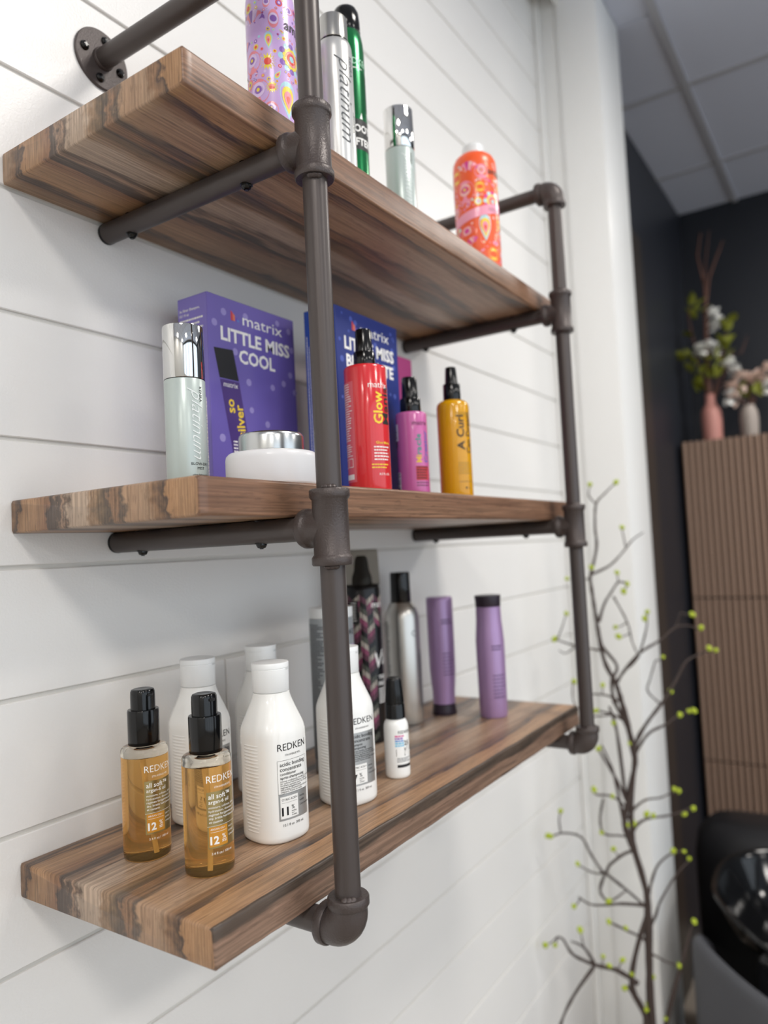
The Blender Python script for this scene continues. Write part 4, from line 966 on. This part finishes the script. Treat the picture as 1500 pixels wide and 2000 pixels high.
def arrangement(vx, vy, neck, label, stems, leaves, blooms):
    g = tag(empty('flower_arrangement', (vx, vy, ZC_ + neck)), label, 'flowers', 'flowers on the slatted cabinet'); iv = Matrix.Translation((-vx, -vy, -(ZC_ + neck)))
    for pts, r0 in stems:
        W = [Vector((vx, vy, ZC_ + neck - 0.06))] + [onX(u, v, vx + dx) for u, v, dx in pts]
        me = tube_me(W, [r0 * (1 - 0.75 * i / (len(W) - 1)) for i in range(len(W))], 7); me.transform(iv); link('stem', me, M_stem, g, 60)
    for u, v in leaves:
        for _ in range(2):
            o = bpy.data.objects.new('leaf', LEAF); COL.objects.link(o); o.parent = g; o.location = iv @ onX(u + rs.uniform(-8, 8), v + rs.uniform(-8, 8), vx + rs.uniform(-.05, .05))
            o.rotation_euler = (rs.uniform(0.3, 1.4), rs.uniform(-.6, .6), rs.uniform(0, 6.28))
    for u, v, me, n, rad in blooms: bloom(g, iv @ onX(u, v, vx + rs.uniform(-.03, .03)), me, n, rad)
    return g
arrangement(3.50, -0.192, 0.228, 'green leaves, white blossoms and bare brown twigs in the pink vase',
    [([(1380, 720, 0), (1378, 600, 0), (1376, 560, .02), (1362, 500, .02), (1368, 455, .02)], .012), ([(1378, 600, 0), (1384, 545, .03), (1400, 500, .02), (1412, 470, .03)], .010), ([(1376, 560, 0), (1378, 510, .05), (1385, 450, .04)], .007),
     ([(1362, 700, 0), (1345, 620, 0), (1350, 590, 0)], .006), ([(1410, 700, 0), (1418, 650, 0), (1430, 630, 0)], .006), ([(1430, 690, .03), (1448, 690, .03), (1460, 655, .03)], .006)],
    [(1352, 605), (1358, 620), (1346, 612), (1354, 655), (1345, 700), (1350, 705), (1415, 650), (1420, 640), (1428, 632), (1418, 680), (1420, 690), (1412, 705), (1395, 700), (1358, 720), (1375, 725), (1362, 745), (1405, 735), (1390, 745), (1370, 765), (1365, 760)],
    [(1393, 617, PET, 26, .022), (1403, 630, PET, 18, .018), (1392, 641, PET, 18, .016), (1373, 682, PET, 26, .022), (1388, 678, PET, 20, .020), (1362, 685, PET, 14, .014), (1398, 685, PET, 14, .013), (1420, 717, PET, 22, .02), (1430, 712, PET, 16, .018)])
arrangement(3.50, -0.360, 0.154, 'blush and cream blooms in the grey vase',
    [([(1465, 765, 0), (1455, 745, 0)], .006), ([(1478, 765, 0), (1492, 745, 0)], .006), ([(1470, 770, 0), (1440, 760, 0)], .005)],
    [(1480, 770), (1488, 760), (1462, 775), (1450, 775)],
    [(1450, 745, PET2, 44, .034), (1472, 742, PET2, 36, .030), (1432, 760, PET2, 26, .024), (1425, 775, PET, 20, .020), (1440, 728, PET, 18, .016), (1500, 728, PET2, 30, .028), (1500, 758, PET, 26, .024), (1440, 782, PET2, 16, .018)])

# ------------------------------------------------------------------ shampoo chair with basin
M_leather = mat('black_leather', '#1d1d20', 0.45, bump=(250, 0.25, 0.001)); M_shell = mat('dark_grey_shell', '#4d4e53', 0.5); M_basin = mat('black_basin', '#0d0d0e', 0.1)
ch = tag(empty('shampoo_chair', (2.42, -0.50, FLOOR)), 'dark grey shampoo chair with glossy black basin in the dark room', 'chair')
def cl(p): return (p[0] - 2.42, p[1] + 0.50, p[2] - FLOOR)
# basin: deep oval bowl with a rolled rim and a neck dip on the near side
V, F = [], []; SEG = 56
prof = [(0.0, 0.22, 0), (0.05, 0.225, 0), (0.13, 0.24, 0), (0.16, 0.27, 0), (0.215, 0.80, 0), (0.235, 0.96, 1), (0.24, 1.0, 1), (0.232, 1.0, 1), (0.222, 0.965, 1), (0.20, 0.93, 0), (0.12, 0.80, 0), (0.05, 0.55, 0), (0.035, 0.15, 0)]
prof = [(0.0, 0.35, 0), (0.03, 0.62, 0), (0.10, 0.86, 0.2), (0.17, 0.97, 0.8), (0.190, 1.01, 1), (0.197, 1.0, 1), (0.195, 0.965, 1), (0.18, 0.93, 0.9), (0.10, 0.80, 0.3), (0.045, 0.58, 0), (0.025, 0.25, 0), (0.024, 0.02, 0)]
for z, k, dip in prof:
    for i in range(SEG):
        t = 2 * PI * i / SEG; x, y = sup(t, 0.285 * k, 0.255 * k, 2.5)
        near = max(0.0, math.cos(t - PI)) ** 6
        V.append((x, y, z - 0.075 * dip * near))
for j in range(len(prof) - 1):
    for i in range(SEG): q = (i + 1) % SEG; F.append((j * SEG + i, j * SEG + q, (j + 1) * SEG + q, (j + 1) * SEG + i))
F.append(tuple(range(SEG - 1, -1, -1))); F.append(tuple(range((len(prof) - 1) * SEG, len(prof) * SEG)))
bs = link('basin', pyd(V, F), M_basin, ch, 50); bs.location = cl((2.09, -0.585, 0.185))
fa = tube('faucet', [(0.13, 0.05, 0.17), (0.13, 0.05, 0.25), (0.11, 0.04, 0.27), (0.06, 0.02, 0.265)], 0.012, M_chrome, bs, 14)
tube('spray_hose', [(0.10, -0.06, 0.19), (0.06, -0.04, 0.20), (0.00, -0.01, 0.16), (-0.04, 0.01, 0.10)], [0.010, 0.010, 0.012, 0.016], M_chrome, bs, 14)
for y in (0.10, 0.0):
    k = loft('tap_knob', [(0.195, 0.012), (0.21, 0.016), (0.225, 0.014), (0.228, 0.008)], M_chrome, bs, 18); k.location = (0.15, y, -0.01)
loft('neck_rest', [(0, 0.035, 0.09, 2.4), (0.02, 0.045, 0.10, 2.4), (0.035, 0.035, 0.09, 2.4)], M_blkm, bs, 30).location = (-0.285, 0, 0.085)
# pedestal, seat shell, backrest, arm panels
box('pedestal', cl((2.0, 0, 0))[0], cl((2.34, 0, 0))[0], cl((0, -0.74, 0))[1], cl((0, -0.44, 0))[1], 0.0, 0.64, M_leather, ch, 0.04, 4)
# tub shell: a curved upright wall with a rounded top edge
PT = [(2.02, -0.300), (1.90, -0.292), (1.815, -0.300), (1.765, -0.332), (1.67, -0.42), (1.578, -0.53), (1.51, -0.66), (1.49, -0.80)]
ZT_ = [0.20, 0.27, 0.31, 0.305, 0.295, 0.29, 0.285, 0.28]
V, F = [], []; th = 0.045
sec = [(0, FLOOR + 0.08), (0, -0.03), (0.006, -0.012), (0.02, 0), (th - 0.02, 0), (th - 0.006, -0.012), (th, -0.03), (th, FLOOR + 0.08)]
for i, (x, y) in enumerate(PT):
    a = Vector(PT[max(i - 1, 0)]); b = Vector(PT[min(i + 1, len(PT) - 1)]); t = (b - a).normalized(); nrm = Vector((-t.y, t.x))
    for k, (o_, z) in enumerate(sec):
        V.append(cl((x + nrm.x * o_, y + nrm.y * o_, z if k in (0, 7) else ZT_[i] + z)))
m_ = len(sec)
for i in range(len(PT) - 1):
    for k in range(m_): q = (k + 1) % m_; F.append((i * m_ + k, i * m_ + q, (i + 1) * m_ + q, (i + 1) * m_ + k))
F.append(tuple(range(m_))); F.append(tuple(range((len(PT) - 1) * m_, len(PT) * m_)))
me = pyd(V, F); bm = bmesh.new(); bm.from_mesh(me); bmesh.ops.recalc_face_normals(bm, faces=bm.faces); bm.to_mesh(me); bm.free()
ts = link('tub_shell', me, M_shell, ch, 60)
sm = ts.modifiers.new('round', 'SUBSURF'); sm.levels = 2; sm.render_levels = 2
box('seat', cl((1.66, 0, 0))[0], cl((2.0, 0, 0))[0], cl((0, -1.0, 0))[1], cl((0, -0.50, 0))[1], 0.14, 0.30, M_leather, ch, 0.03, 4)
hs = loft('rear_cover', [(0, 0.15, 0.25, 3), (0.30, 0.155, 0.25, 3), (0.38, 0.14, 0.235, 3), (0.42, 0.10, 0.19, 3), (0.43, 0.05, 0.1, 2.5)], M_leather, ch, 48); hs.location = cl((2.57, -0.43, -0.03))
box('rear_base', cl((2.44, 0, 0))[0], cl((2.72, 0, 0))[0], cl((0, -0.66, 0))[1], cl((0, -0.20, 0))[1], 0.0, 0.43, M_leather, ch, 0.03, 3)
